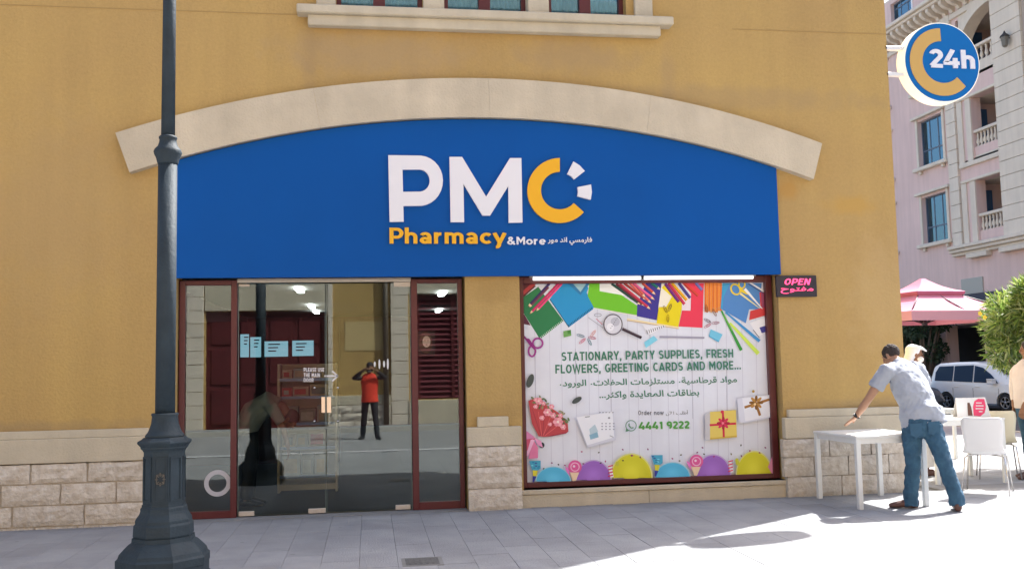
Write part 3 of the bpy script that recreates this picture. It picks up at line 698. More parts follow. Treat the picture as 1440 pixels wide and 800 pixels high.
for py in (69, 105.5):
    b = at(1262, py, .03); MB().bev(CX-.02, b.x+.12, .0, .06, b.z-.022, b.z+.022, .004).build('bracket', WPLAS, t)

# ================================================================== WINDOW POSTER (flat print)
po = thing('window_poster', (3.1, .18, .24), 'white planked poster with stationery, bouquet and balloons filling the shop window', 'poster')
PXM = {}
def pm(c):
    if c not in PXM:
        PXM[c] = mat('print_%02x%02x%02x' % c, C(*c, 1.2), .45, spec=.3)
    return PXM[c]
class Print:
    """one flat printed picture: outlines given where they stand on the poster, in its plane"""
    lay = 0
    def __init__(s): s.mb = MB(); s.ms = []
    def mi(s, c):
        m = pm(c)
        if m not in s.ms: s.ms.append(m)
        return s.ms.index(m)
    def poly(s, c, pts, T=None):
        Print.lay += 1; Y = .1835-Print.lay*.00004
        w = [at(*(T(*p) if T else p), .183) for p in pts]
        n = len(w); from_ = [Vector((p.x, Y, p.z)) for p in w]
        from mathutils.geometry import tessellate_polygon
        tr = tessellate_polygon([[Vector((p.x, p.z, 0)) for p in w]])
        s.mb.add(from_, [list(t) for t in tr], s.mi(c)); return s
    def line(s, c, a, b, w, T=None, w2=None):
        if T: a = T(*a); b = T(*b)
        d = Vector((b[0]-a[0], b[1]-a[1])).normalized(); n = Vector((-d.y, d.x))*w/2; k = (w2/w if w2 is not None else 1)
        return s.poly(c, [(a[0]+n.x, a[1]+n.y), (b[0]+n.x*k, b[1]+n.y*k), (b[0]-n.x*k, b[1]-n.y*k), (a[0]-n.x, a[1]-n.y)])
    def disc(s, c, x, y, rx, ry=None, a0=0, a1=360, n=22, T=None, rot=0):
        ry = ry or rx; p = []
        for i in range(n+(0 if a1-a0 == 360 else 1)):
            t = R(a0+(a1-a0)*i/n); u, v = rx*cos(t), ry*sin(t)
            p.append((x+u*cos(rot)-v*sin(rot), y+u*sin(rot)+v*cos(rot)))
        return s.poly(c, p, T)
    def ring(s, c, x, y, r, w, T=None, n=24, ry=None, rot=0):
        ry = ry or r
        q = [(x+r*cos(2*PI*i/n)*cos(rot)-ry*sin(2*PI*i/n)*sin(rot), y+r*cos(2*PI*i/n)*sin(rot)+ry*sin(2*PI*i/n)*cos(rot)) for i in range(n+1)]
        for a, b in zip(q, q[1:]): s.line(c, a, b, w, T)
        return s
    def pencil(s, c, a, b, w, T=None, tip=(225, 200, 160), L=9):
        if T: a = T(*a); b = T(*b)
        d = Vector((b[0]-a[0], b[1]-a[1])).normalized(); e = (b[0]-d.x*L, b[1]-d.y*L); g = (b[0]-d.x*L*.35, b[1]-d.y*L*.35)
        s.line(c, a, e, w); sh = tuple(int(x*.72) for x in c); n = Vector((-d.y, d.x))*w*.3
        s.line(sh, (a[0]+n.x, a[1]+n.y), (e[0]+n.x, e[1]+n.y), w*.3); s.line(tip, e, b, w, None, w*.12); s.line(sh, g, b, w*.35, None, w*.1); return s
    def out(s, name):
        return s.mb.build(name, s.ms, po)
A = lambda x, y: (730+x/8, 395+y/8)
B = lambda x, y: (860+x/6.26, 395+y/6.26)
Cc = lambda x, y: (640+x/4.446, 550+y/4.446)
Dd = lambda x, y: (880+x/4.446, 550+y/4.446)
# backing with plank lines
bk = MB(); bk.box(1.69, 4.54, .1836, .1845, .235, 2.435)
pb = mat('poster_planks', (.82, .85, .93, 1), .45, .06, 3, streak=.04, spec=.3, dark=(.76, .78, .87, 1))
bk.build('sheet', pb, po)
P = Print(); random.seed(3)
xs_ = [735+18*i+random.uniform(-4, 4) for i in range(1, 19)]
for x in xs_: P.line((186, 186, 200), (x, 402), (x+4.5, 672-(x-735)*.045), .55)
for x in xs_[::3]: P.line((160, 158, 172), (x+1, 450+random.uniform(0, 60)), (x+2.5, 560+random.uniform(0, 60)), .5)
P.out('plank_print')
# green notebook, blue notebook
P = Print(); P.poly((96, 44, 48), [(15, 20), (120, 20), (190, 60), (20, 210)], A); P.line((176, 62, 66), (10, 165), (175, 25), 5, A)
P.poly((88, 40, 60), [(15, 360), (60, 380), (130, 500), (30, 480)], A)
P.poly((40, 118, 74), [(215, 65), (500, 450), (235, 655), (30, 330), (15, 205)], A)
for i in range(15): P.line((205, 220, 210), (250+17*i, 650-13.2*i), (238+17*i, 628-13.2*i), .8, A)
P.out('green_notebook_print')
P = Print(); P.poly((36, 142, 196), [(470, 30), (800, 30), (760, 130), (840, 290), (830, 320), (560, 520), (345, 205)], A)
P.line((20, 90, 120), (345, 205), (560, 520), 1.2, A)
for i in range(17): P.line((25, 50, 80), (565+16*i, 512-12*i), (555+16*i, 490-12*i), .9, A)
P.poly((45, 120, 170), [(540, 25), (690, 160), (790, 40), (770, 25)], A); P.poly((150, 190, 200), [(600, 25), (690, 125), (750, 40), (740, 25)], A)
P.out('blue_notebook_print')
P = Print()
for c, a, b in (((58, 40, 110), (350, 20), (100, 290)), ((110, 60, 84), (330, 70), (110, 300)), ((205, 50, 108), (450, 20), (120, 370)), ((226, 72, 128), (480, 30), (190, 340))):
    P.pencil(c, a, b, 3.4, A, L=5)
P.out('pencil_print')
# green folder, indigo/yellow/red sheets
P = Print(); P.poly((226, 230, 232), [(770, 60), (800, 30), (1010, 25), (1200, 160), (830, 200)], A)
P.poly((108, 188, 46), [(790, 30), (905, 28), (905, 115), (1150, 158), (1345, 290), (1325, 385), (840, 300), (770, 170)], A)
P.line((232, 226, 214), (840, 306), (1325, 393), 1.1, A)
P.poly((60, 52, 140), [(225, 215), (300, 20), (440, 20), (396, 345), (222, 310)], B)
P.poly((232, 226, 210), [(396, 345), (440, 20), (560, 60), (480, 240), (410, 240)], B)
P.poly((224, 204, 30), [(440, 60), (480, 20), (620, 150), (620, 240), (585, 410), (396, 372), (415, 230), (480, 228), (530, 140)], B)
P.poly((224, 58, 84), [(620, 260), (695, 262), (700, 110), (620, 20), (812, 20), (800, 412), (590, 400)], B)
P.poly((226, 214, 220), [(620, 150), (695, 105), (695, 258), (618, 252)], B)
P.line((236, 214, 170), (135, 335), (590, 412), 2.2, B); P.line((196, 160, 120), (135, 348), (590, 420), .8, B)
P.out('sheet_print')
P = Print()
for i, (c, a, b) in enumerate((((22, 76, 70), (0, 25), (262, 212)), ((120, 40, 60), (40, 25), (300, 225)), ((196, 58, 84), (70, 25), (345, 252)), ((170, 62, 62), (110, 20), (310, 170)),
        ((226, 110, 110), (160, 20), (352, 200)), ((208, 96, 84), (200, 20), (300, 150)), ((224, 96, 150), (190, 20), (380, 168)), ((206, 84, 70), (270, 20), (390, 124)), ((32, 122, 108), (350, 20), (436, 82)))):
    P.pencil(c, a, b, 3.6, B, L=6)
for c, a, b in (((112, 40, 130), (470, 25), (590, 185)), ((200, 50, 90), (500, 20), (640, 205)), ((236, 170, 30), (530, 20), (660, 170)), ((70, 60, 140), (590, 20), (690, 150)), ((214, 70, 60), (640, 20), (760, 130)), ((120, 120, 190), (740, 20), (795, 80))):
    P.line(c, a, b, 4.2, B); P.line(tuple(int(q*.7) for q in c), (a[0]-6, a[1]+6), (b[0]-6, b[1]+6), 1.1, B)
P.out('coloured_pencil_print')
P = Print()
for i in range(9):
    x = 825+17*i; P.line((232, 140, 60) if i % 2 else (214, 112, 44), (x, 18), (x, 268+random.uniform(-6, 10)), 2.5, B)
for i in range(14): P.line((190, 160, 120), (815+10*i, 225+random.uniform(0, 60)), (812+10*i, 300-random.uniform(0, 60)), .7, B)
P.out('straw_print')
P = Print(); P.poly((78, 130, 190), [(975, 20), (1320, 20), (1300, 250), (1210, 250), (1180, 372), (958, 245)], B)
P.poly((60, 150, 196), [(975, 20), (1040, 20), (985, 140), (975, 250), (958, 245)], B)
P.poly((200, 60, 62), [(1300, 100), (1365, 110), (1365, 300), (1210, 345), (1220, 265), (1310, 240)], B)
P.poly((150, 70, 100), [(1310, 90), (1365, 120), (1365, 230), (1320, 240)], B)
P.line((225, 225, 235), (1215, 15), (1360, 105), 2.2, B); P.line((40, 40, 100), (1200, 25), (1350, 115), 1, B)
P.poly((226, 226, 232), [(1215, 370), (1365, 310), (1365, 430), (1310, 480), (1280, 480)], B); P.poly((66, 66, 140), [(1300, 410), (1365, 390), (1365, 445), (1320, 460)], B)
P.line((40, 40, 80), (1245, 430), (1300, 500), .8, B)
P.ring((222, 196, 50), 1090, 75, 38, 2.4, B, ry=48, rot=-.6); P.ring((222, 196, 50), 1145, 30, 26, 2.2, B, ry=36)
P.line((222, 196, 50), (1130, 80), (1200, 110), 4.5, B); P.line((232, 232, 236), (1170, 70), (1325, 245), 4, B, 1); P.line((225, 214, 150), (1130, 110), (1300, 240), 3, B, .8)
P.out('scissors_print')
P = Print()
for c, a, b, w_ in (((52, 146, 60), (965, 262), (1140, 610), 3.4), ((60, 140, 196), (1000, 275), (1300, 530), 3.4), ((196, 220, 90), (1040, 370), (1290, 640), 4.4)): P.line(c, a, b, w_*.7, B, w_*1.3)
P.line((120, 190, 70), (985, 300), (1060, 440), 1, B)
P.out('marker_print')
P = Print()
P.poly((222, 222, 228), [(270, 385), (480, 395), (330, 475)], B)
for i in range(9): P.line((60, 50, 50), (315+18*i, 465-7*i), (308+18*i, 432-5*i), .8, B)
P.line((150, 148, 166), (420, 492), (815, 500), 2.6, B)
P.poly((124, 200, 222), [(285, 540), (370, 482), (405, 518), (300, 590)], B)
P.poly((110, 186, 214), [(870, 425), (975, 470), (945, 528), (855, 480)], B); P.poly((80, 160, 196), [(855, 480), (945, 528), (940, 540), (857, 492)], B)
P.poly((108, 160, 88), [(495, 565), (580, 550), (585, 615), (500, 635)], A); P.poly((70, 130, 60), [(540, 560), (580, 550), (583, 590), (545, 595)], A)
P.out('eraser_print')
P = Print()
def clip(x, y, L, rot, c, T):
    P.ring(c, x, y, L, .55, T, 14, L*.3, rot); P.ring(c, x+L*.15*cos(rot), y+L*.15*sin(rot), L*.6, .45, T, 12, L*.16, rot)
for x, y, r, c in ((690, 615, .25, (90, 120, 130)), (820, 640, .2, (176, 84, 110)), (710, 675, -.7, (196, 70, 100)), (790, 685, 1.1, (90, 130, 140)), (830, 590, -.9, (206, 140, 130))): clip(x, y, 44, r, c, A)
for x, y, r, c in ((470, 250, 1.1, (120, 90, 30)), (510, 235, -1.2, (110, 80, 50)), (492, 330, 1.6, (150, 120, 20)), (840, 350, .5, (90, 50, 50)), (840, 395, -.5, (170, 70, 90)), (910, 370, -.1, (150, 80, 90)), (830, 245, 1.4, (120, 60, 50)), (900, 280, 1.1, (120, 70, 40))): clip(x, y, 34, r, c, B)
P.ring((90, 80, 84), 1050, 490, 103, 1.3, A, 30, 113); P.disc((206, 206, 214), 1050, 490, 96, 104, T=A); P.disc((180, 180, 190), 1075, 460, 52, 50, T=A); P.disc((224, 224, 230), 1020, 520, 40, 44, T=A)
for i in range(6): P.line((60, 50, 60), (1022+14*i, 535-22*i), (1030+14*i, 528-22*i), .7, A)
P.line((50, 34, 46), (1155, 540), (1370, 640), 4, A); P.line((120, 110, 120), (1155, 532), (1350, 622), .6, A)
P.ring((120, 115, 125), 880, 385, 40, .6, A, 16, 16); P.line((196, 90, 110), (860, 425), (930, 490), .8, A); P.line((150, 150, 160), (770, 410), (940, 530), .7, A)
P.ring((146, 44, 130), 205, 700, 55, 2.6, A, 20, 55, .3); P.ring((146, 44, 130), 140, 790, 38, 2.6, A, 20, 60); P.poly((136, 38, 120), [(50, 640), (110, 650), (170, 740), (190, 800), (120, 730)], A); P.line((130, 36, 110), (30, 600), (110, 690), 2.2, A)
P.out('magnifier_print')
# leaves, bouquet
P = Print(); random.seed(5)
for x, y, r, L in ((467, 690, 1.9, 44), (758, 55, -.55, 34)): P.disc((70, 78, 76), x, y, L, L*.46, rot=r, T=(Cc if x > 500 else (lambda a, b: (640+a/4.446, 380+b/4.446)))); 
P.disc((44, 52, 54), 540, 335, 16, 18, T=Cc)
P.poly((178, 66, 72), [(455, 60), (500, 40), (640, 130), (700, 190), (705, 250), (560, 283), (520, 280), (478, 200)], Cc)
P.poly((150, 46, 60), [(560, 283), (705, 250), (690, 262), (600, 280), (530, 283)], Cc)
for k in range(6): P.line((206, 96, 96) if k % 2 else (150, 50, 62), (480+k*38, 110+k*16), (535+k*4, 278), .9, Cc)
for k in range(46):
    u = random.random(); P.disc(random.choice(((92, 112, 76), (112, 124, 84), (140, 134, 100), (80, 90, 60))), 485+210*u+random.uniform(-18, 18), 35+150*u+random.uniform(-28, 30), 13, 6, T=Cc, n=8, rot=random.uniform(0, 3))
for x, y, r in ((520, 60, 26), (575, 130, 28), (640, 190, 34), (600, 95, 18), (550, 75, 15), (655, 150, 16), (610, 150, 20), (672, 222, 20), (500, 95, 16), (540, 165, 18), (590, 205, 14), (500, 52, 14)):
    for k in range(6): P.disc((228, 160, 170) if k % 2 else (214, 130, 146), x+r*.55*cos(k*PI/3), y+r*.55*sin(k*PI/3), r*.42, r*.36, T=Cc, n=10)
    P.disc((240, 206, 200), x, y, r*.25, T=Cc, n=8)
P.poly((210, 130, 176), [(435, 240), (495, 285), (440, 320)], Cc); P.poly((220, 150, 190), [(490, 285), (535, 310), (545, 350), (510, 330)], Cc); P.poly((196, 80, 110), [(430, 300), (500, 290), (440, 380), (430, 350)], Cc)
P.poly((214, 120, 160), [(480, 290), (515, 350), (515, 415), (455, 420)], Cc); P.poly((232, 176, 206), [(470, 300), (495, 300), (450, 410), (440, 400)], Cc)
P.out('bouquet_print')
# calendar card
P = Print(); P.poly((198, 200, 212), [(750, 160), (985, 130), (1000, 300), (825, 350)], Cc); P.poly((222, 224, 232), [(755, 160), (980, 125), (990, 285), (822, 335)], Cc)
P.poly((130, 170, 190), [(835, 270), (885, 250), (893, 285), (842, 300)], Cc); P.poly((176, 196, 206), [(835, 235), (870, 205), (890, 250), (840, 270)], Cc)
for j in range(3):
    for i in range(4): P.disc((140, 140, 156), 915+24*i, 200+18*j, 6, 4, T=Cc, n=6)
for i in range(5): P.line((90, 90, 104), (895+20*i, 132), (906+20*i, 131), .8, Cc)
P.line((90, 100, 110), (808, 160), (838, 156), 1, Cc); P.disc((140, 140, 150), 958, 165, 8, 6, T=Cc, n=8); P.line((150, 150, 160), (962, 275), (985, 285), 1, Cc)
P.out('calendar_print')
# gift boxes
P = Print(); P.poly((188, 186, 190), [(488, 150), (520, 130), (520, 300), (490, 300)], Dd); P.poly((214, 190, 96), [(520, 128), (682, 115), (688, 285), (520, 300)], Dd); P.poly((196, 166, 66), [(520, 290), (688, 275), (688, 285), (520, 300)], Dd)
P.line((196, 44, 70), (518, 210), (682, 200), 3, Dd); P.line((196, 44, 70), (600, 120), (606, 285), 3, Dd)
for k in range(8): P.disc((208, 46, 84) if k % 2 else (170, 26, 60), 603+24*cos(k*PI/4), 198+24*sin(k*PI/4), 18, 9, T=Dd, rot=k*PI/4, n=12)
P.disc((226, 120, 140), 600, 198, 8, T=Dd, n=10); P.disc((196, 44, 70), 596, 128, 10, T=Dd, n=10)
P.poly((206, 208, 220), [(690, 45), (735, 40), (905, 30), (910, 160), (740, 195), (700, 190)], Dd); P.poly((220, 222, 232), [(720, 40), (905, 20), (908, 150), (740, 185)], Dd)
P.line((150, 104, 50), (735, 100), (890, 50), 3.4, Dd); P.line((150, 104, 50), (800, 60), (832, 150), 3.6, Dd)
for k in range(8): P.disc((176, 130, 66) if k % 2 else (124, 84, 36), 808+26*cos(k*PI/4), 70+26*sin(k*PI/4), 19, 9, T=Dd, rot=k*PI/4, n=12)
P.disc((230, 200, 150), 800, 80, 8, T=Dd, n=8); P.disc((170, 140, 60), 790, 0, 9, T=Dd, n=8)
P.out('gift_print')
# balloons and sweets along the foot
P = Print(); random.seed(11)
def balloon(cx, ytop, w_, h_, c, T, base):
    lt = tuple(min(255, int(q*1.1+14)) for q in c); dk = tuple(int(q*.9) for q in c)
    P.disc(tuple(int(q*.45+120) for q in c), cx, base, w_*1.07, h_*1.06, 180, 360, T=T)
    P.disc(c, cx, base, w_, h_, 180, 360, T=T)
    for k in range(9): u = k/9; P.disc(tuple(min(255, int(q+u*20)) for q in c), cx-w_*.02, base-h_*(.02+.25*u), w_*(.8-.72*u), h_*(.78-.72*u), 150 if k > 4 else 180, 390 if k > 4 else 360, T=T)
balloon(610, 0, 105, 88, (82, 176, 214), Cc, 560); balloon(862, 0, 105, 118, (150, 100, 186), Cc, 551)
balloon(30, 0, 125, 145, (202, 198, 44), Dd, 538); balloon(287, 0, 105, 90, (82, 176, 214), Dd, 535); balloon(540, 0, 105, 128, (150, 100, 186), Dd, 526); balloon(795, 0, 108, 142, (202, 198, 44), Dd, 519)
for x, y, T in ((745, 470, Cc), (435, 435, Dd)):
    P.disc((214, 90, 150), x, y, 42, 42, T=T); P.ring((236, 180, 206), x, y, 26, 1.3, T, 16); P.disc((240, 200, 216), x-6, y-4, 8, T=T, n=8)
    P.poly((226, 200, 170), [(x-34, y+34), (x+26, y+34), (x+4, y+88), (x-14, y+88)], T); P.poly((220, 120, 190), [(x-62, y-4), (x-40, y+10), (x-30, y+60), (x-52, y+30)], T)
for x, y, T in ((967, 490, Cc), (648, 460, Dd)):
    P.line((236, 220, 226), (x-6, y-34), (x+8, y+44), 4.6, T)
    for k in range(4): P.line((196, 50, 90), (x-16, y-22+k*20), (x+14, y-30+k*20), 1.8, T)
for x, y, T in ((497, 460, Cc), (190, 425, Dd)):
    P.poly((70, 160, 190), [(x-38, y-28), (x+34, y-30), (x+34, y+20), (x+8, y+38), (x-20, y+30)], T)
    for k in range(7): P.disc(random.choice(((110, 200, 220), (40, 130, 170), (60, 90, 150))), x+random.uniform(-30, 26), y+random.uniform(-22, 22), 9, 5, T=T, n=7)
    P.poly((206, 200, 60), [(x-16, y+30), (x+16, y+32), (x+8, y+68), (x-14, y+66)], T); P.poly((50, 60, 150), [(x-16, y+66), (x+8, y+68), (x-8, y+104), (x-16, y+104)], T)
for T, b in ((Cc, [(640, 455), (600, 445), (550, 480), (790, 375), (895, 380), (905, 445), (935, 435), (1040, 362), (1045, 430), (1100, 398), (795, 450), (680, 460)]), (Dd, [(30, 400), (85, 410), (285, 418), (335, 395), (325, 432), (440, 380), (485, 390), (545, 405), (648, 390), (715, 335), (718, 402), (770, 370), (825, 382), (865, 350), (470, 350), (130, 360), (690, 450)])):
    for x, y in b: P.disc(random.choice(((60, 60, 50), (120, 40, 100), (90, 80, 30), (160, 60, 110))), x+random.uniform(-4, 4), y, 7, 4.5, T=T, n=6, rot=random.uniform(0, 3))
for T, b in ((Dd, [(686, 430), (690, 445)]), (Cc, [(1008, 450)])):
    for x, y in b: P.disc((190, 190, 60), x, y, 12, 16, T=T, n=8)
P.poly((214, 140, 170), [(880, 470), (915, 380), (925, 512), (905, 515)], Dd)
P.out('balloon_print')
# wording
GR = mat('print_green', (.035, .20, .125, 1), .5); GR2 = mat('print_light_green', (.08, .36, .06, 1), .5); GY = mat('print_grey', (.09, .09, .11, 1), .5)
YT = .1805
def Tz(x, y): return at(770+x/4.966, 480+y/4.966, YT)
text('STATIONARY, PARTY SUPPLIES, FRESH', Tz(98, 136), Tz(1293, 112), .098, .172, m=GR, parent=po, name='headline')
text('FLOWERS, GREETING CARDS AND MORE...', Tz(54, 224), Tz(1345, 194), .098, .172, m=GR, parent=po, name='headline')
a, b = Tz(85, 327), Tz(1322, 240); arabic('مواد قرطاسية، مستلزمات الحفلات، الورود،', a.x, b.x, YT, a.z-.0, b.z, GR, po, off=.018)
a, b = Tz(362, 408), Tz(1058, 332); arabic('بطاقات المعايدة واكثر...', a.x, b.x, YT, a.z, b.z, GR, po, off=.018)
def Te(x, y): return at(780+x/4.645, 560+y/4.645, YT)
text('Order now', Te(545, 109), Te(712, 107), .052, .13, m=GY, parent=po, name='order_line')
a, b = Te(727, 113), Te(870, 75); arabic('أطلب الآن', a.x, b.x, YT, a.z, b.z, GY, po, off=.0)
text('4441 9222', Te(552, 203), Te(880, 195), .083, .23, m=GR2, parent=po, name='phone_number')
P = Print(); T = lambda x, y: (780+x/4.645, 560+y/4.645)
P.ring((84, 130, 100), 492, 176, 34, 1.1, T, 26); P.poly((84, 130, 100), [(456, 216), (462, 190), (480, 210)], T)
for a, b in (((480, 162), (478, 176)), ((478, 176), (494, 192)), ((494, 192), (508, 188))): P.line((84, 130, 100), a, b, 1.7, T)
P.out('call_emblem')

# ================================================================== LAMP POST
LX, LY = -1.485, -2.95
lp = thing('lamp_post', (LX, LY, 0), 'dark blue-grey cast iron lamp post with octagonal plinth before the shop', 'lamp post')
o8 = PI/8
def l8(prof, name, n=8, smooth=False, ph=o8, parent=lp, m=IRON):
    return MB().lathe((LX, LY, 0), prof, n, smooth=smooth, ph=ph).build(name, m, parent)
k8 = 1/cos(o8)
l8([(r*k8, z) for r, z in ((.318, -.01), (.318, .06), (.300, .075), (.300, .14), (.305, .15), (.305, .20), (.290, .215), (.282, .24), (.252, .275), (.222, .305), (.205, .315), (.203, .345))], 'plinth')
l8([(r*k8, z) for r, z in ((.19, .34), (.197, .36), (.194, .43), (.184, .445), (.184, .465), (.178, .48), (.158, .51), (.152, .53), (.152, .55), (.143, .56), (.143, .575))], 'upper_plinth')
shf = l8([(r*k8, z) for r, z in ((.137, .57), (.134, .955))], 'shaft')
for k in range(8):
    a = k*PI/4+PI/2*0
    c, s = cos(a), sin(a); u = Vector((-s, c, 0)); nrm = Vector((c, s, 0)); ctr = Vector((LX, LY, 0))+nrm*.138
    m = MB()
    for x0, x1, z0, z1 in ((-.045, .045, .905, .915), (-.045, .045, .60, .61), (-.045, -.037, .61, .905), (.037, .045, .61, .905)):
        q = [ctr+u*x+Vector((0, 0, z))+nrm*d for d in (-.006, .004) for x, z in ((x0, z0), (x1, z0), (x1, z1), (x0, z1))]
        m.add(q, [[0, 1, 2, 3], [4, 7, 6, 5], [0, 4, 5, 1], [1, 5, 6, 2], [2, 6, 7, 3], [3, 7, 4, 0]])
    m.build('panel_moulding', IRON, shf)
EMB = mat('emblem_worn', (.11, .10, .09, 1), .6, .4, 30)
a = -PI/2; ctr = Vector((LX, LY-.141, .76)); m = MB()
for k in range(8):
    t = k*PI/4; p = ctr+Vector((cos(t)*.016, 0, sin(t)*.022)); q = ctr+Vector((cos(t)*.036, 0, sin(t)*.046)); m.bar(p, q, .010, .006)
for k in range(4):
    t = PI/4+k*PI/2; p = ctr+Vector((cos(t)*.036, 0, sin(t)*.046)); q = ctr+Vector((cos(t+PI/2)*.036, 0, sin(t+PI/2)*.046)); m.bar(p, q, .006, .005)
m.build('emblem', EMB, shf)
l8([(r*k8, z) for r, z in ((.137, .95), (.142, .962), (.155, .975), (.155, .985), (.172, 1.005), (.178, 1.015), (.174, 1.027), (.15, 1.04), (.138, 1.052))], 'flange')
l8([(.132, 1.05), (.138, 1.06), (.132, 1.073), (.12, 1.085), (.108, 1.11), (.096, 1.15), (.090, 1.20), (.092, 1.205), (.097, 1.215), (.092, 1.225)], 'bell_collar', 24, True, 0)
l8([(.070, 1.22), (.0685, 3.09)], 'pole', 24, True, 0)
l8([(.070, 3.07), (.076, 3.085), (.084, 3.12), (.097, 3.145), (.102, 3.165), (.095, 3.185), (.072, 3.21), (.063, 3.24), (.060, 3.262), (.066, 3.268), (.066, 3.28), (.056, 3.29)], 'ring_collar', 24, True, 0)
l8([(.050, 3.28), (.045, 5.2)], 'upper_pole', 24, True, 0)
lt = l8([(.05, 5.2), (.08, 5.25), (.05, 5.3), (.15, 5.36), (.2, 5.75), (.22, 5.8), (.06, 5.95), (.02, 6.05)], 'lantern', 8, False)

# ================================================================== STREET OPPOSITE (seen in the glass)
def mir(px, py, d=14.7): q = at(px, py, d); return q.x, q.z
OY = -14.3
ob = thing('opposite_building', (0, OY, 0), 'ochre building with maroon doors across the street, mirrored in the shop glass', 'building')
dL, dR = -4.08, -1.10; lL, lR = 1.23, 3.1
MB()
w = MB(); cells(w, 'x', -22, 12.5, -.2, 11, [(dL, dR, .05, 3.05), (lL, lR, .72, 3.45), (-16, -13, .05, 3), (7, 10, .6, 3.2)]+[(x, x+1.5, 5.6, 7.4) for x in (-15, -11, -7, -3, 1, 5)], OY-.3, OY)
w.build('wall', OCHRE, ob)
m = MB()
for x, ww in ((-5.5, .9), (-4.62, .5), (.55, .45), (3.15, .5), (-1.05, .12)):
    z = .02
    hts = [.34]*20
    for h in hts:
        if z > 5.2: break
        MB().bev(x, x+ww, OY-.01, OY+.06, z, z+h-.012, .01).build('pilaster_stone', PALE, ob); z += h
MB().bev(-4.1, -1.0, OY-.01, OY+.045, 3.06, 5.2, .01).build('door_surround', CREAM, ob)
MB().bev(1.0, 3.2, OY-.01, OY+.05, 3.46, 5.3, .01).build('surround', CREAM, ob)
MB().bev(1.0, 3.16, OY-.01, OY+.09, .02, .70, .01).build('sill', CREAM, ob)
MB().bev(-1.0, .54, OY-.01, OY+.07, .62, .86, .01).build('band_stone', CREAM, ob)
def rough_opp(x0, x1, z0, z1):
    m = MB(); nx = 4; nz = 3; v = []
    for j in range(nz+1):
        for i in range(nx+1):
            ed = i in (0, nx) or j in (0, nz)
            v.append((x0+(x1-x0)*i/nx, OY+.06+(0 if ed else random.uniform(.01, .05)), z0+(z1-z0)*j/nz))
    m.add(v, [[j*(nx+1)+i, (j+1)*(nx+1)+i, (j+1)*(nx+1)+i+1, j*(nx+1)+i+1] for j in range(nz) for i in range(nx)])
    m.box(x0, x1, OY-.01, OY+.058, z0, z1); m.build('stone', ROUGH, ob)
for z0, z1, js in ((.42, .61, (-1, -.45, .1, .54)), (.22, .41, (-1, -.7, -.1, .54)), (.02, .21, (-1, -.4, .2, .54))):
    for a, b in zip(js, js[1:]): rough_opp(a+.008, b-.008, z0, z1)
MB().tube([(.42, OY+.12, .1), (.42, OY+.12, 5.2)], .07, 10).build('downpipe', mat('pipe_brown', (.09, .07, .05, 1), .5), ob)
DMR = mat('maroon_door', (.11, .018, .022, 1), .45, .25, 4, .1, 40)
dd = MB().box(dL, dR, OY-.2, OY-.12, .05, 3.05).build('door', DMR, ob)
for i in range(4):
    for z0, z1 in ((.2, 1.1), (1.2, 2.1), (2.2, 2.95)):
        x = dL+.12+i*.72; MB().bev(x, x+.58, OY-.125, OY-.09, z0, z1, .02).build('door_panel', DMR, dd)
lv = MB().box(lL, lR, OY-.22, OY-.2, .72, 3.45).build('shutter', MAROOND, ob)
for a in (lL, (lL+lR)/2-.04, lR-.08): MB().box(a, a+.08, OY-.2, OY-.06, .72, 3.45).build('stile', MAROON, lv)
for i in range(20):
    z = .76+i*.135; MB().add([(lL+.08, OY-.08, z), (lR-.08, OY-.08, z), (lR-.08, OY-.17, z+.085), (lL+.08, OY-.17, z+.085), (lL+.08, OY-.08, z-.012), (lR-.08, OY-.08, z-.012)], [[0, 1, 2, 3], [4, 5, 1, 0]]).build('slat', MAROOND, lv)
for x in (-15, -11, -7, -3, 1, 5):
    f = frame('window_frame', x, x+1.5, 5.6, 7.4, ob, .06, .06, .06, .06, OY-.2, OY-.1)
    MB().box(x, x+1.5, OY-.16, OY-.15, 5.6, 7.4).build('pane', WGLASS, f)
    MB().bev(x-.15, x+1.65, OY, OY+.12, 5.45, 5.6, .01).build('sill', CREAM, ob)
MB().bev(-22.1, 12.6, OY-.3, OY+.4, 11, 11.4, .05).build('cornice', CREAM, ob)
MB().box(-22, 12.5, OY-9, OY-.3, -.2, 11).build('rear_wall', OCHRE, ob)
MB().box(-.62, .35, OY+.002, OY+.012, 2.0, 2.75).build('wall_plate', mat('wall_plate', (.55, .42, .2, 1), .8), ob)

# ================================================================== PINK BUILDING ACROSS THE ROAD
PX = 26.0
pb_ = thing('pink_building', (PX, 30, -.32), 'pink stucco apartment building with pale stone pilasters, arched balcony and blue windows', 'building')
def px_(x, y, X=PX):
    d = rt*((x-720)/FOC)+up*(-(y-400)/FOC)+fw; t = X/d.x
    return CAM.y+t*d.y, CAM.z+t*d.z
wy = [(29.12, 31.08)]; ST = 3.655
wins = []
for k in range(2): wins.append((29.12, 31.08, 6.87+ST*k, 9.06+ST*k))
wins.append((29.12, 31.08, 14.15, 16.2)); wins.append((31.0, 32.85, 18.15, 19.2)); wins.append((27.2, 29.0, 18.15, 19.2))
for k in range(3): wins.append((33.6, 35.6, 6.87+ST*k, 9.06+ST*k))
bal = [(25.15, 27.0, 6.35, 9.12), (25.15, 27.0, 10.1, 12.78)]
arch_h = (25.15, 27.75, 13.75, 15.3)
gf = [(26.95, 29.6, -.3, 2.95), (30.2, 33.2, -.3, 2.95), (33.8, 37, -.3, 2.95), (23.2, 26.1, -.3, 2.95), (19, 22.5, -.3, 2.95)]
w = MB(); cells(w, 'y', 10, 48, -.4, 19.4, wins+bal+[(25.15, 27.75, 13.75, 16.45)]+gf, PX, PX+.45)
w.build('wall', PINK, pb_)
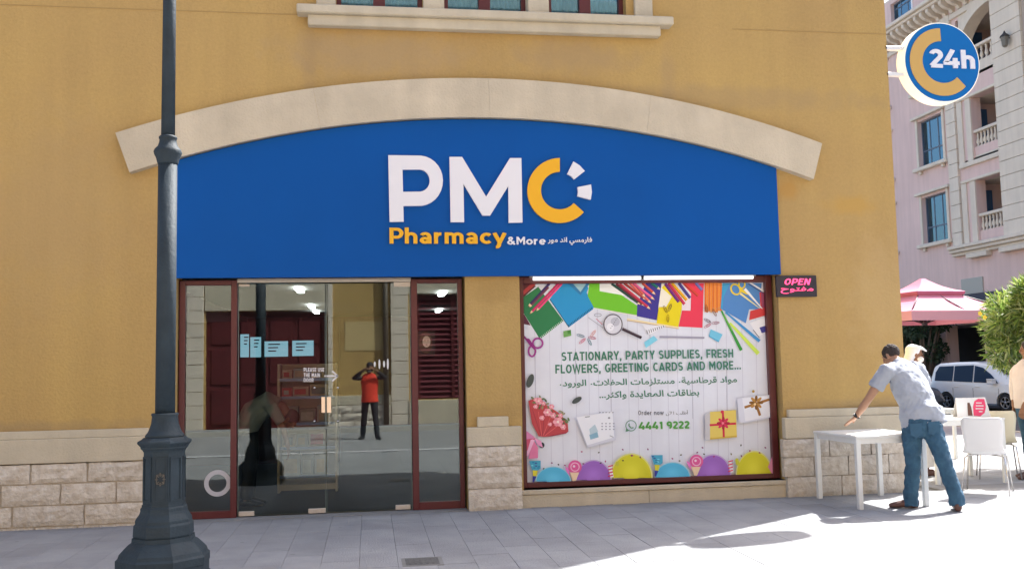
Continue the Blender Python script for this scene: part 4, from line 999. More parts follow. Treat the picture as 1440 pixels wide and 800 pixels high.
MB().box(PX+.45, PX+12, 47.5, 48, -.4, 19.6).box(PX+.45, PX+12, 10, 10.5, -.4, 19.6).box(PX+11.5, PX+12, 10.5, 47.5, -.4, 19.6).build('rear_wall', PINK, pb_)
MB().box(PX+.0, PX+12, 10, 48, 19.4, 19.5).build('roof', PALE, pb_)
INS = mat('recess_dark', (.05, .055, .06, 1), .8, .3, 2); BLD = mat('blue_door', (.03, .11, .25, 1), .3); LOG = mat('loggia_wall', (.66, .52, .5, 1), .9)
TG = glass('blue_glass', (.45, .78, .9, 1), 3.0, .03, (.45, .78, 1, 1)); WFR = mat('window_bar', (.10, .14, .2, 1), .5)  # gloss tinted blue to imitate sky reflected in the panes
MB().box(PX+3.2, PX+3.3, 18, 38, -.4, 3.0).build('shopfront_rear', INS, pb_)
MB().box(PX+.45, PX+3.2, 18, 38, 2.95, 3.05).build('arcade_ceiling', LOG, pb_)
for (a, b, c, d) in wins:
    f = MB()
    f.box(PX+.18, PX+.24, a, a+.06, c, d).box(PX+.18, PX+.24, b-.06, b, c, d).box(PX+.18, PX+.24, a+.06, b-.06, c, c+.06).box(PX+.18, PX+.24, a+.06, b-.06, d-.06, d)
    for k in (1, 2): y = a+(b-a)*k/3; f.box(PX+.19, PX+.235, y-.03, y+.03, c+.06, d-.06)
    f.box(PX+.185, PX+.23, a+.06, b-.06, c+.72, c+.79)
    f = f.build('window_frame', WFR, pb_)
    MB().box(PX+.205, PX+.215, a+.06, b-.06, c+.06, d-.06).build('pane', TG, f)
    MB().box(PX+.40, PX+.43, a, b, c, d).build('blind', mat('blue_blind', (.25, .66, .80, 1), .8) if 'blue_blind' not in MATS else MATS['blue_blind'], f)  # backing sheet coloured blue to stand in for the sky's reflection
    if c < 17:
        for y0, y1 in ((a-.16, a), (b, b+.16)): MB().bev(PX-.07, PX, y0, y1, c-.02, d+.12, .015).build('surround', PALE, pb_)
        MB().bev(PX-.2, PX, a-.35, b+.35, d+.12, d+.25, .02).build('window_hood', PALE, pb_)
        MB().bev(PX-.22, PX, a-.35, b+.35, c-.20, c-.02, .03).build('window_sill', PALE, pb_)
        for y in (a-.05, b-.2): MB().bev(PX-.14, PX, y, y+.16, c-.36, c-.2, .02).build('bracket', PALE, pb_)
# pilasters with coursed stone
def pilaster(y0, y1, z0, z1, x=-.12):
    z = z0; h = .62
    while z < z1-.01:
        t = min(z+h, z1); MB().bev(PX+x, PX+.02, y0, y1, z, t-.02, .008).build('pilaster_stone', PALE, pb_); z = t
pilaster(28.05, 28.72, 6.42, 16.9); pilaster(23.35, 25.13, 6.42, 17.0, -.2); pilaster(20.2, 20.9, 6.42, 17.0)
MB().box(PX-.1, PX, 20.2, 25.13, 6.42, 17).build('joint_backing', JOINT, pb_)
# loggias: rooms behind the openings, doors, balustrades
for k, (a, b, c, d) in enumerate(bal+[(25.15, 27.75, 13.75, 16.45)]):
    MB().box(PX+2.2, PX+2.25, a-.3, b+1.6, c-.1, d+.1).box(PX+.45, PX+2.2, b+.9, b+1.0, c-.1, d+.1).box(PX+.45, PX+2.2, a-.35, a-.3, c-.1, d+.1).build('loggia_wall', LOG, pb_)
    MB().box(PX+.0, PX+2.2, a-.3, b+1.6, c-.12, c).box(PX+.45, PX+2.2, a-.3, b+1.6, d, d+.1).build('loggia_floor', PALE, pb_)
    z = c+.35 if k < 2 else c+.2
    dy = px_(1374, 285, PX+2.1)[0]
    yd = b+.88; MB().box(at(1374, 285, yd).x, at(1395, 285, yd).x, yd-.05, yd+.01, c+.003, at(1385, 268, yd).z+ST*k).build('balcony_door', BLD, pb_)
    MB().box(PX+.05, PX+.28, a, b, c-.02, c+.10).build('balustrade_base', PALE, pb_)
    rz0 = 7.66+ST*k if k < 2 else 14.98
    MB().bev(PX+.02, PX+.30, a, b, rz0-.13, rz0, .02).build('rail', PALE, pb_)
    n = 8; bz = rz0-.13-.62
    MB().box(PX+.06, PX+.27, a, b, c+.10, bz).build('parapet', PINK if k < 2 else PALE, pb_)
    for i in range(n):
        y = a+(b-a)*(i+.5)/n
        MB().lathe((PX+.165, y, 0), [(.065, bz), (.07, bz+.05), (.035, bz+.08), (.085, bz+.20), (.075, bz+.28), (.035, bz+.42), (.06, bz+.47), (.045, bz+.5), (.06, bz+.62)], 10).build('baluster', PALE, pb_)
    if k < 2:
        MB().bev(PX-.12, PX+.02, a-.02, b+.95, c-.30, c-.10, .02).build('balcony_ledge', PALE, pb_)
        MB().bev(PX-.10, PX+.02, a-.02, b+.95, d+.003, d+.13, .02).build('opening_lintel', PALE, pb_)
        for y in (b+.01, b+.62): MB().bev(PX-.06, PX+.4, y, y+.36, c-.1, d, .01).build('opening_jamb', PALE, pb_)
# arch over the top loggia
ay, az, ri_, ro_ = 25.15, 14.65, 2.0, 2.45
m = MB(); n = 12; v = []
for i in range(n+1):
    t = PI/2*i/n
    v += [(PX-.14, ay+ri_*sin(t)*1.2, az+ri_*cos(t)*.9), (PX-.14, ay+ro_*sin(t)*1.16, az+ro_*cos(t)*.92), (PX+.46, ay+ri_*sin(t)*1.2, az+ri_*cos(t)*.9), (PX+.46, ay+ro_*sin(t)*1.16, az+ro_*cos(t)*.92)]
f = []
for i in range(n):
    b = 4*i; f += [[b, b+1, b+5, b+4], [b, b+4, b+6, b+2], [b+1, b+3, b+7, b+5]]
m.add(v, f).build('arch_moulding', PALE, pb_)
m = MB(); v = []
for i in range(n+1):
    t = PI/2*i/n; v += [(PX-.005, ay+ri_*sin(t)*1.2, az+ri_*cos(t)*.9), (PX-.005, ay+ri_*sin(t)*1.2, az+2.3)]
m.add(v, [[2*i, 2*i+1, 2*i+3, 2*i+2] for i in range(n)]).build('spandrel', PALE, pb_)
# belt cornice and crowning cornice with modillions
for d_, z0, z1 in ((.18, 5.98, 6.12), (.32, 6.125, 6.27), (.42, 6.275, 6.42)): MB().bev(PX-d_, PX, 14, 28.75, z0, z1, .02).build('belt_course', PALE, pb_)
for y0, y1 in ((26.2, 27.6), (22.5, 25.4)): MB().bev(PX-.30, PX, y0, y1, 5.78, 5.978, .02).build('belt_block', PALE, pb_)
for d_, z0, z1 in ((.10, 16.6, 16.85), (.75, 17.42, 17.56), (.9, 17.565, 17.72)): MB().bev(PX-d_, PX, 12, 47, z0, z1, .02).build('cornice', PALE, pb_)
for i in range(46):
    y = 21.2+i*.5; m = MB(); m.prism([(PX-.68, 17.415), (PX-.68, 17.25), (PX-.5, 17.1), (PX-.2, 17.0), (PX-.12, 16.87), (PX, 16.87), (PX, 17.415)], y, y+.2); m.build('modillion', PALE, pb_)
MB().bev(PX-.04, PX, 30.9, 31.0, 17.72, 19.3, .01).build('surround', WPLAS, pb_)
# ground floor: piers, flat sign, awning, shopfront glimpses
for y0, y1, mt in ((26.12, 26.93, PINK), (29.62, 30.18, PINK), (33.22, 33.78, PINK)): MB().bev(PX-.12, PX, y0, y1, -.35, 2.95, .03).build('ground_pier', mt, pb_)
MB().bev(PX-.06, PX, 26.9, 28.4, 4.25, 4.95, .02).build('wall_panel', mat('wall_panel_grey', (.42, .42, .38, 1), .8), pb_)
MB().box(PX+2.9, PX+3.1, 27.2, 29.4, .3, 2.5).build('shop_door', mat('beige_panel', (.30, .27, .18, 1), .6), pb_)
MB().box(PX+.9, PX+1.0, 30.4, 33, -.3, 2.9).build('shop_glass', mat('dark_shopfront', (.03, .045, .05, 1), .15), pb_)
aw = thing('dark_awning', (PX-.8, 27, 3), 'dark curved canvas awning behind the pink parasol', 'awning')
m = MB(); v = []; n = 8
for i in range(n+1):
    t = PI/2*i/n; v += [(PX-.05-1.3*sin(t), 24.4, 3.35+.9*cos(t)), (PX-.05-1.3*sin(t), 29.0, 3.35+.9*cos(t))]
m.add(v, [[2*i, 2*i+2, 2*i+3, 2*i+1] for i in range(n)], 0, True); m.build('canvas', mat('awning_canvas', (.025, .03, .045, 1), .8), aw)
m = MB(); m.add([(PX-1.35, 24.4, 3.35), (PX-1.35, 29, 3.35), (PX-1.35, 29, 3.1), (PX-1.35, 24.4, 3.1)], [[0, 1, 2, 3]]); m.build('valance', MATS['awning_canvas'], aw)
y, z = px_(1415, 55, PX-.35)
wl2 = thing('wall_lantern', (PX-.3, y, z), 'small dark wall lantern on the pale pilaster beside the upper balcony', 'wall lantern')
MB().lathe((PX-.42, y, z-.35), [(.05, 0), (.12, .06), (.17, .42)], 6, smooth=False).build('glass_body', mat('lantern_glass', (.16, .15, .13, 1), .4), wl2)
MB().lathe((PX-.42, y, z+.07), [(.2, 0), (.2, .03), (.06, .16), (.02, .26)], 6, smooth=False).build('cap', BLACK, wl2)
MB().box(PX-.42, PX-.2, y-.02, y+.02, z+.02, z+.06).build('bracket', BLACK, wl2)

# ================================================================== TREES
def leaves(mb, n, fn, L, W, cols, seed=1):
    rnd = random.Random(seed)
    for i in range(n):
        p, out = fn(rnd)
        d = Vector((rnd.gauss(0, 1), rnd.gauss(0, 1), rnd.gauss(0, 1))).normalized()*.9+out*.8+Vector((0, 0, rnd.uniform(-.3, .3)))
        d.normalize(); s = d.orthogonal().normalized(); a = rnd.uniform(0, 2*PI); s = (Matrix.Rotation(a, 3, d)@s)
        l = L*rnd.uniform(.6, 1.25); w_ = W*rnd.uniform(.7, 1.2); nb = d.cross(s)*l*.12
        mb.add([p, p+d*l*.45+s*w_/2-nb*.3, p+d*l-nb, p+d*l*.45-s*w_/2-nb*.3], [[0, 1, 2, 3]], rnd.choice(cols))
def leafm(name, c, rough=.45):
    m = mat(name, c, rough, .25, 3, spec=.5); b = m.node_tree.nodes['Principled BSDF']
    t = m.node_tree; tr = t.nodes.new('ShaderNodeBsdfTranslucent'); tr.inputs[0].default_value = (c[0]*1.3, c[1]*1.4, c[2]*.8, 1)
    mx = t.nodes.new('ShaderNodeMixShader'); mx.inputs[0].default_value = .3
    t.links.new(b.outputs[0], mx.inputs[1]); t.links.new(tr.outputs[0], mx.inputs[2]); t.links.new(mx.outputs[0], t.nodes['Material Output'].inputs[0]); return m
LF = [leafm('leaf_green', (.14, .23, .06, 1)), leafm('leaf_light', (.26, .34, .10, 1)), leafm('leaf_deep', (.07, .13, .04, 1)), leafm('leaf_pale', (.34, .40, .22, 1))]
BARK = mat('bark', (.16, .12, .09, 1), .9, .3, 12, .6, 40)
def blobs(cs):
    tot = sum(c[3]**2 for c in cs)
    def fn(rnd):
        r = rnd.uniform(0, tot)
        for c in cs:
            r -= c[3]**2
            if r <= 0: break
        d = Vector((rnd.gauss(0, 1), rnd.gauss(0, 1), rnd.gauss(0, 1))).normalized(); k = rnd.uniform(.35, 1)**.6
        return Vector(c[:3])+d*c[3]*k, d
    return fn
def tree(name, base, cs, n, L, W, mats, label, cat, seed, tr=.06, group=None, stems=3):
    t = thing(name, base, label, cat, group); b = Vector(base); rnd = random.Random(seed)
    m = MB()
    for k in range(stems):
        a = b+Vector((rnd.uniform(-.1, .1), rnd.uniform(-.1, .1), 0))*tr*8
        for c in cs[k::stems][:5]:
            c = Vector(c[:3]); mid = (a+c)/2+Vector((rnd.uniform(-.1, .1), rnd.uniform(-.1, .1), .15))
            m.tube([a, mid, c], [tr, tr*.7, tr*.25], 6)
    m.build('trunk', BARK, t)
    m = MB(); leaves(m, n, blobs(cs), L, W, list(range(len(mats))), seed); o = m.build('crown', mats, t, kind='stuff'); return t
rnd = random.Random(4)
tx, ty = 9.35, 1.55
cs = []
for i in range(80):
    z = rnd.uniform(1.5, 2.42); a = rnd.uniform(0, 2*PI); r = rnd.uniform(.1, .84)*(1.0 if z < 2.15 else .78)*(1 if z > 1.8 else .85)
    cs.append((tx+r*cos(a), ty+r*sin(a), z, rnd.uniform(.13, .24)))
ol = tree('oleander_shrub', (tx+.1, ty+.1, 0), cs, 21000, .165, .028, LF, 'bright green oleander tree with yellow blossom behind the person at the right edge', 'tree', 8, .035, stems=4)
m = MB(); rr = random.Random(9); YEL = mat('yellow_blossom', (.85, .62, .05, 1), .6)
for p in [at(1377.5, 441, 1.2), at(1384, 446, 1.0)]+[Vector((tx+rr.uniform(-.8, .8), ty-rr.uniform(.2, .8), rr.uniform(1.4, 2.3))) for _ in range(5)]:
    for k in range(5):
        a = k*2*PI/5; d = Vector((cos(a)*.035, -.012, sin(a)*.035)); e = Vector((-sin(a)*.014, 0, cos(a)*.014)); m.add([p, p+d*.6+e, p+d, p+d*.6-e], [[0, 1, 2, 3]])
m.build('blossom', YEL, ol, kind='stuff')
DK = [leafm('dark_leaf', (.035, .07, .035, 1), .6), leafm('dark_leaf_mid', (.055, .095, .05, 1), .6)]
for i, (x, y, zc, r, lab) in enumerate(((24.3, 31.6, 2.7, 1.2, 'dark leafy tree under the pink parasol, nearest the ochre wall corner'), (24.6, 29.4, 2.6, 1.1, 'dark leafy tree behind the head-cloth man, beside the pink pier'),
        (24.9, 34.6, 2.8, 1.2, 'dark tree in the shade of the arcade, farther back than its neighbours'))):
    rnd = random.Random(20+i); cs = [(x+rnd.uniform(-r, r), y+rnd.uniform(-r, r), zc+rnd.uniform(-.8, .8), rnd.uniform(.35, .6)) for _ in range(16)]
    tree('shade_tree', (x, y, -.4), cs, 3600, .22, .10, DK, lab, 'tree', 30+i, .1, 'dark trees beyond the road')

# ================================================================== PARASOL
ux, uy = 12.36, 9.55
um = thing('pink_parasol', (ux, uy, 0), 'big square two-tier pink parasol beyond the building corner', 'parasol')
UP = mat('pink_canvas', (.72, .27, .38, 1), .8, .05, 3); UD = mat('pink_canvas_dark', (.42, .12, .19, 1), .8); t_ = UP.node_tree; b_ = t_.nodes['Principled BSDF']  # darker canvas copy paints the shade in the gap under the top tier
trn = t_.nodes.new('ShaderNodeBsdfTranslucent'); trn.inputs[0].default_value = (.75, .35, .42, 1); mxs = t_.nodes.new('ShaderNodeMixShader'); mxs.inputs[0].default_value = .25
t_.links.new(b_.outputs[0], mxs.inputs[1]); t_.links.new(trn.outputs[0], mxs.inputs[2]); t_.links.new(mxs.outputs[0], t_.nodes['Material Output'].inputs[0])
UA = R(6)
def usq(h, z): return [Vector((ux, uy, z))+Matrix.Rotation(UA, 3, 'Z')@Vector((sx*h, sy*h, 0)) for sx, sy in ((-1, -1), (1, -1), (1, 1), (-1, 1))]
def canopy(h0, z0, h1, z1, val, vm=None):
    m = MB(); a, b = usq(h0, z0), usq(h1, z1); n = 6
    for i in range(4):
        j = (i+1) % 4; v = []
        for r in range(n+1):
            t = r/n; sag = -.05*sin(PI*t)
            for c in range(n+1):
                s = c/n; lo = a[i].lerp(a[j], s); hi = b[i].lerp(b[j], s); p = lo.lerp(hi, t); p.z += sag-(.06*sin(PI*s)*(1-t)*-1 if False else 0); v.append(p)
        m.add(v, [[r*(n+1)+c, r*(n+1)+c+1, (r+1)*(n+1)+c+1, (r+1)*(n+1)+c] for r in range(n) for c in range(n)])
        if val: m.add([a[i], a[j], a[j]-Vector((0, 0, val)), a[i]-Vector((0, 0, val))], [[0, 1, 2, 3]])
    return m
canopy(1.36, 2.50, .44, 2.97, .0).build('lower_canopy', UP, um)
a = usq(1.36, 2.50); m = MB()
for i in range(4):
    j = (i+1) % 4
    for c in range(6):
        p, q = a[i].lerp(a[j], c/6), a[i].lerp(a[j], (c+1)/6); d = Vector((0, 0, .20)); m.add([p, q, q-d, p-d], [[0, 1, 2, 3]])
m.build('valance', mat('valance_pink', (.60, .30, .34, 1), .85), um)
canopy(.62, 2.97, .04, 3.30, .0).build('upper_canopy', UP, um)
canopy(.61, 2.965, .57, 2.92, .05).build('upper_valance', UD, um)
canopy(.45, 2.96, .44, 3.03, 0).build('vent', UD, um)
UM_ = mat('parasol_frame', (.05, .03, .035, 1), .5)
MB().tube([(ux, uy, 2.26), (ux, uy, 3.27)], .03, 10).build('hub_rod', UM_, um)
MB().tube([(ux-1.9, uy+.3, .05), (ux-1.9, uy+.3, 2.2), (ux-1.75, uy+.28, 2.36), (ux, uy, 2.38)], .035, 10).build('mast', UM_, um)
MB().bev(ux-2.3, ux-1.5, uy-.1, uy+.7, 0, .08, .02).build('base', UM_, um)
for i, e in enumerate(usq(1.34, 2.49)+[(usq(1.34, 2.49)[k]+usq(1.34, 2.49)[(k+1) % 4])/2 for k in range(4)]):
    MB().tube([Vector((ux, uy, 3.15)), e], .014, 6).build('rib', UM_, um); MB().tube([Vector((ux, uy, 2.28)), Vector((ux, uy, 2.28)).lerp(e+Vector((0, 0, .25)), .55)+Vector((0, 0, .12))], .013, 6).build('strut', UM_, um)
MB().tube([(ux, uy, 2.24), (ux, uy, 2.36)], .06, 10).build('hub', UM_, um)

# ================================================================== CARS
TYRE = mat('tyre_rubber', (.018, .018, .02, 1), .8); RIM = mat('alloy_rim', (.45, .46, .48, 1), .35, metal=.7); CGL = glass('car_glass', (.04, .06, .10, 1), 1.45, .02, (.6, .75, 1, 1))
CIN = mat('car_interior', (.02, .022, .026, 1), .9)
def car(name, loc, rz, st, winp, wheels, wr, paint, label, glass_top=None, group=None):
    """st: stations x, zbottom, zbelt, zroof, w_bottom, w_belt, w_roof (car faces +x); winp: side window outlines in (x,z)"""
    t = thing(name, (0, 0, 0), label, 'car' if name != 'parked_minivan' else 'minivan', group)
    def half(x, z):
        for a, b in zip(st, st[1:]):
            if a[0] <= x <= b[0]:
                u = (x-a[0])/(b[0]-a[0]); g = [p+(q-p)*u for p, q in zip(a, b)]
                k = max(0, min(1, (z-g[2])/max(g[3]-g[2], .01))); return g[5]+(g[6]-g[5])*k
        return st[0][5]
    m = MB(); v = []; n = 0
    for x, zb, zl, zr, wb, wl_, wr_ in st:
        ring = [(-wb*.8, zb), (-wb, zb+.06), (-wb-.01, zb+(zl-zb)*.45), (-wl_, zl-.06), (-wl_*.985, zl), (-wr_, zr-.07 if zr-zl > .15 else zr-.03), (-wr_*.86, zr), (0, zr+.02)]
        ring = ring+[(-a, b) for a, b in ring[-2::-1]]; n = len(ring); v += [(x, a, b) for a, b in ring]
    k = len(st); f = [[i*n+j, (i+1)*n+j, (i+1)*n+(j+1) % n, i*n+(j+1) % n] for i in range(k-1) for j in range(n)]
    f += [list(range(n)), [(k-1)*n+j for j in range(n)][::-1]]
    m.add(v, f, 0, True); body = m.build('body', paint, t)
    bm = bmesh.new(); bm.from_mesh(body.data); bmesh.ops.recalc_face_normals(bm, faces=bm.faces); bm.to_mesh(body.data); bm.free()
    cm = MB()
    for wx in wheels:
        c = MB().prism([(wx+(wr+.055)*cos(a*PI/14), wr+(wr+.055)*sin(a*PI/14)) for a in range(28)], -1.2, 1.2)
        cut = c.build('cut', TYRE); md = body.modifiers.new('b', 'BOOLEAN'); md.operation = 'DIFFERENCE'; md.object = cut; md.solver = 'EXACT'
        cm.add([], [])
    dg = bpy.context.evaluated_depsgraph_get(); me = bpy.data.meshes.new_from_object(body.evaluated_get(dg)); 
    for md in list(body.modifiers): cu = md.object; body.modifiers.remove(md); bpy.data.objects.remove(cu)
    body.data = me
    for p in me.polygons: p.use_smooth = True
    try: me.set_sharp_from_angle(angle=R(32))
    except Exception: pass
    hw = max(s[4] for s in st)
    for wx in wheels:
        MB().box(wx-wr-.1, wx+wr+.1, -hw*.72, hw*.72, .12, wr*2+.15).build('wheel_arch', CIN, t)
        for s in (-1, 1):
            y0 = s*(hw-.20); y1 = s*(hw-.005)
            pr = [(wr*.62, 0), (wr*.92, 0), (wr, .03), (wr, .17), (wr*.92, .2), (wr*.66, .2), (wr*.62, .17)]
            m = MB(); N = 24; vv = []
            for r, d in pr: vv += [(wx+r*cos(2*PI*q/N), y0+(y1-y0)*d/.2, wr+r*sin(2*PI*q/N)) for q in range(N)]
            m.add(vv, [[i*N+q, i*N+(q+1) % N, (i+1)*N+(q+1) % N, (i+1)*N+q] for i in range(len(pr)-1) for q in range(N)]+[[q for q in range(N)]], 0, True)
            wh = m.build('wheel', TYRE, t)
            m = MB(); yy = y0+(y1-y0)*.9
            for q in range(5):
                a = 2*PI*q/5+.3
                for da in (-.13, .13): m.bar((wx+.05*cos(a), yy, wr+.05*sin(a)), (wx+wr*.6*cos(a+da), yy, wr+wr*.6*sin(a+da)), .035, .03)
            m.tube([(wx, yy-.015, wr), (wx, yy+.015, wr)], .055, 10)
            o = [(wx+wr*.64*cos(2*PI*q/20), yy, wr+wr*.64*sin(2*PI*q/20)) for q in range(21)]; m.tube(o, .018, 6, cap=False)
            m.build('rim', RIM, wh)
    for s in (-1, 1):
        for o in winp:
            m = MB(); g = 5
            # grid over the outline quad-wise
            from mathutils.geometry import tessellate_polygon
            pts = o; ed = []
            for a, b in zip(pts, pts[1:]+pts[:1]):
                for q in range(4): ed.append((a[0]+(b[0]-a[0])*q/4, a[1]+(b[1]-a[1])*q/4))
            m.add([(x, s*(half(x, z)+.004), z) for x, z in ed], [list(q) for q in tessellate_polygon([[Vector((x, z, 0)) for x, z in ed]])])
            m.build('side_window', CGL, t)
    return t, half
WP = mat('pearl_white_paint', (.80, .80, .79, 1), .28, coat=.6, spec=.5); GP = mat('dark_grey_paint', (.06, .07, .09, 1), .3, coat=.6)
SP = mat('silver_paint', (.36, .38, .41, 1), .32, coat=.5, metal=.3)
mv = [(-2.33, .45, .95, 1.0, .74, .72, .60), (-2.28, .32, 1.02, 1.30, .84, .80, .62), (-2.12, .28, 1.06, 1.70, .89, .86, .66), (-1.85, .25, 1.07, 1.80, .90, .88, .70), (-1.0, .22, 1.05, 1.84, .91, .90, .72), (-.1, .22, 1.02, 1.84, .91, .90, .72),
      (.5, .22, .99, 1.76, .91, .89, .70), (.95, .22, .985, 1.56, .91, .88, .66), (1.30, .22, .99, 1.30, .91, .87, .64), (1.62, .22, 1.0, 1.09, .90, .85, .66), (2.05, .24, .90, .97, .88, .80, .62), (2.25, .28, .78, .83, .82, .72, .55), (2.36, .36, .62, .68, .70, .6, .45)]
mwin = [[(-1.98, 1.12), (-1.05, 1.10), (-1.05, 1.70), (-1.80, 1.68), (-1.98, 1.45)], [(-1.0, 1.10), (-.08, 1.07), (-.08, 1.72), (-1.0, 1.70)], [(-.03, 1.07), (1.08, 1.04), (.72, 1.36), (.34, 1.62), (-.03, 1.70)]]
p0_, p1_ = Vector((22.62, 24.15)), Vector((23.35, 21.5)); hd = math.atan2(p1_.y-p0_.y, p1_.x-p0_.x)
mvt, mh = car('parked_minivan', None, 0, mv, mwin, (-1.38, 1.37), .325, WP, 'white minivan parked side-on beyond the tables, partly behind the green tree')
SEAM = mat('panel_gap', (.08, .08, .085, 1), .6)
for s in (-1, 1):
    for x in (-1.02, -.05, 1.12):
        m = MB(); pts = [(x, s*(mh(x, z)+.013 if z > 1.0 else 0.918), z) for z in (.35, .6, .85)]; m.tube(pts, .007, 4); m.build('door_seam', SEAM, mvt)
    for x in (-.95, .05): MB().bev(x, x+.2, s*.905-.015, s*.905+.03, .88, .92, .008).build('door_handle', WP, mvt)
    MB().bev(.82, 1.02, s*.93-.0, s*.93+s*.2, 1.04, 1.18, .03).build('mirror', WP, mvt)
    MB().bev(1.78, 2.2, s*.80-.05, s*.80+.05, .66, .80, .03).build('headlight', mat('lens', (.6, .62, .65, 1), .1) if 'lens' not in MATS else MATS['lens'], mvt)
    MB().bev(-2.33, -2.2, s*.72-.09, s*.72+.09, .80, 1.15, .03).build('tail_light', mat('red_lens', (.3, .01, .01, 1), .2) if 'red_lens' not in MATS else MATS['red_lens'], mvt)
    MB().bev(-1.0, 1.0, s*.90-.02, s*.90+.02, .2, .28, .01).build('side_skirt', MATS['window_bar'], mvt)
ws = MB(); ws.add([(1.27, -.60, 1.36), (1.27, .60, 1.36), (.62, .62, 1.77), (.62, -.62, 1.77)], [[0, 1, 2, 3]]); ws.build('windscreen', CGL, mvt)
cx_, cy_ = (p0_+p1_)/2
mvt.scale = (.93, .95, .97); mvt.location = (cx_+.03, cy_-.22, -.45); mvt.rotation_euler.z = hd
sd_ = [(-2.2, .42, .72, .85, .72, .68, .55), (-2.1, .26, .86, .98, .84, .8, .62), (-1.5, .22, .92, 1.02, .87, .83, .62), (-1.1, .2, .93, 1.28, .88, .84, .6), (-.6, .2, .92, 1.42, .88, .85, .60), (.1, .2, .9, 1.44, .88, .85, .60), (.6, .2, .88, 1.26, .88, .84, .6),
       (1.0, .2, .88, .99, .88, .83, .62), (1.7, .22, .80, .87, .86, .78, .6), (2.1, .28, .68, .74, .78, .68, .5), (2.2, .36, .6, .64, .66, .58, .4)]
swin = [[(-1.15, .98), (-.25, .97), (-.25, 1.34), (-.62, 1.34)], [(-.2, .97), (.7, .95), (.42, 1.2), (.1, 1.34), (-.2, 1.34)]]
for nm_, x, y, a, pt, lb in (('parked_car', 20.0, 24.0, R(-94), GP, 'dark car parked in front of the minivan tail, mostly hidden by the bending man'), ('parked_car', 23.2, 28.3, R(-86), SP, 'silver car parked behind the minivan, seen over the head cloth')):
    c_, h_ = car(nm_, None, 0, sd_, swin, (-1.33, 1.33), .31, pt, lb, group='cars parked along the road')
    c_.location = (x, y, -.43); c_.rotation_euler.z = a

# ================================================================== TABLES, CHAIRS, CARD HOLDER
def table(x0, x1, y0, y1, h, label, rz=0, lw=.05):
    t = thing('white_table', ((x0+x1)/2, (y0+y1)/2, 0), label, 'table', 'white tables by the corner')
    MB().bev(x0, x1, y0, y1, h-.025, h, .004).build('tabletop', WMETAL, t)
    MB().box(x0+.02, x1-.02, y0+.02, y0+.045, h-.08, h-.026).box(x0+.02, x1-.02, y1-.045, y1-.02, h-.08, h-.026).box(x0+.02, x0+.045, y0+.045, y1-.045, h-.08, h-.026).box(x1-.045, x1-.02, y0+.045, y1-.045, h-.08, h-.026).build('apron', WMETAL, t)
    for x in (x0+.004, x1-lw-.004):
        for y in (y0+.004, y1-lw-.004): MB().bev(x, x+lw, y, y+lw, .0, h-.0255, .004).build('leg', WMETAL, t)
    t.rotation_euler.z = rz
    return t
table(4.87, 5.66, -1.12, -.22, .735, 'white square table the bending man leans on, before the stone base', rz=R(1.5))
table(6.72, 7.62, .35, 1.15, .775, 'white table with the card holder, behind the near white chair', rz=R(-4), lw=.045)
table(7.9, 8.7, 3.0, 3.8, .75, 'white table farther out in the sun, beyond the two white chairs', rz=R(5), lw=.045)
def chair(loc, rz, shell, label, cat='chair'):
    t = thing('white_chair', (0, 0, 0), label, 'chair', 'white moulded chairs by the corner')
    prof = [(-.235, .445, .20), (-.22, .452, .215), (-.12, .438, .225), (.02, .432, .225), (.12, .44, .22), (.175, .475, .205), (.20, .54, .19), (.222, .64, .20), (.245, .75, .212), (.258, .82, .205), (.262, .845, .18)]
    m = MB(); N = 10; v = []
    for th in (0, -.011):
        for i, (y, z, w_) in enumerate(prof):
            a = prof[max(i-1, 0)]; b = prof[min(i+1, len(prof)-1)]; ty_, tz_ = b[0]-a[0], b[1]-a[1]; L = math.hypot(ty_, tz_); ny, nz = -tz_/L, ty_/L
            for k in range(N+1):
                u = (k/N*2-1); cu = .022*u*u
                v.append((w_*u, y+ny*(cu+th), z+nz*(cu+th)))
    k = len(prof); S = k*(N+1); f = []
    for i in range(k-1):
        for j in range(N):
            a = i*(N+1)+j; f += [[a, a+1, a+N+2, a+N+1], [S+a, S+a+N+1, S+a+N+2, S+a+1]]
        a = i*(N+1); f += [[a, a+N+1, S+a+N+1, S+a]]; a += N; f += [[a, S+a, S+a+N+1, a+N+1]]
    for j in range(N): a = j; f += [[a, S+a, S+a+1, a+1]]; a = (k-1)*(N+1)+j; f += [[a, a+1, S+a+1, S+a]]
    m.add(v, f, 0, True).build('seat_shell', shell, t)
    for s in (-1, 1):
        MB().tube([(s*.07, -.08, .425), (s*.17, -.15, .42), (s*.20, -.175, .395), (s*.235, -.235, .0)], .0085, 8).build('leg', CHROME, t)
        MB().tube([(s*.07, .05, .425), (s*.17, .12, .42), (s*.20, .145, .395), (s*.235, .225, .0)], .0085, 8).build('leg', CHROME, t)
    MB().tube([(-.07, -.08, .425), (.07, -.08, .425)], .0085, 8).tube([(-.07, .05, .425), (.07, .05, .425)], .0085, 8).build('cross_bar', CHROME, t)
    t.location = loc; t.rotation_euler.z = rz; return t
chair((6.84, -.36, 0), R(180-40), WPLAS, 'white moulded chair on chrome legs, nearest, with its back to the white table')
chair((7.80, .80, 0), R(150), CPLAS, 'cream moulded chair behind the near white chair, beside the person in jeans')
chair((6.75, 1.75, 0), R(-30), WPLAS, 'white moulded chair on the far side of the card holder table')
ch_ = thing('card_holder', (7.35, .68, .776), 'white A-shaped card with a pink leaf print standing on the white table', 'table card')
a0, a1 = at(1345, 585, .62), at(1392, 585, .62); zc_ = .777; hh = .235; xm0, xm1 = a0.x+.01, a1.x-.01
CARD = mat('white_card', (.72, .72, .72, 1), .5)
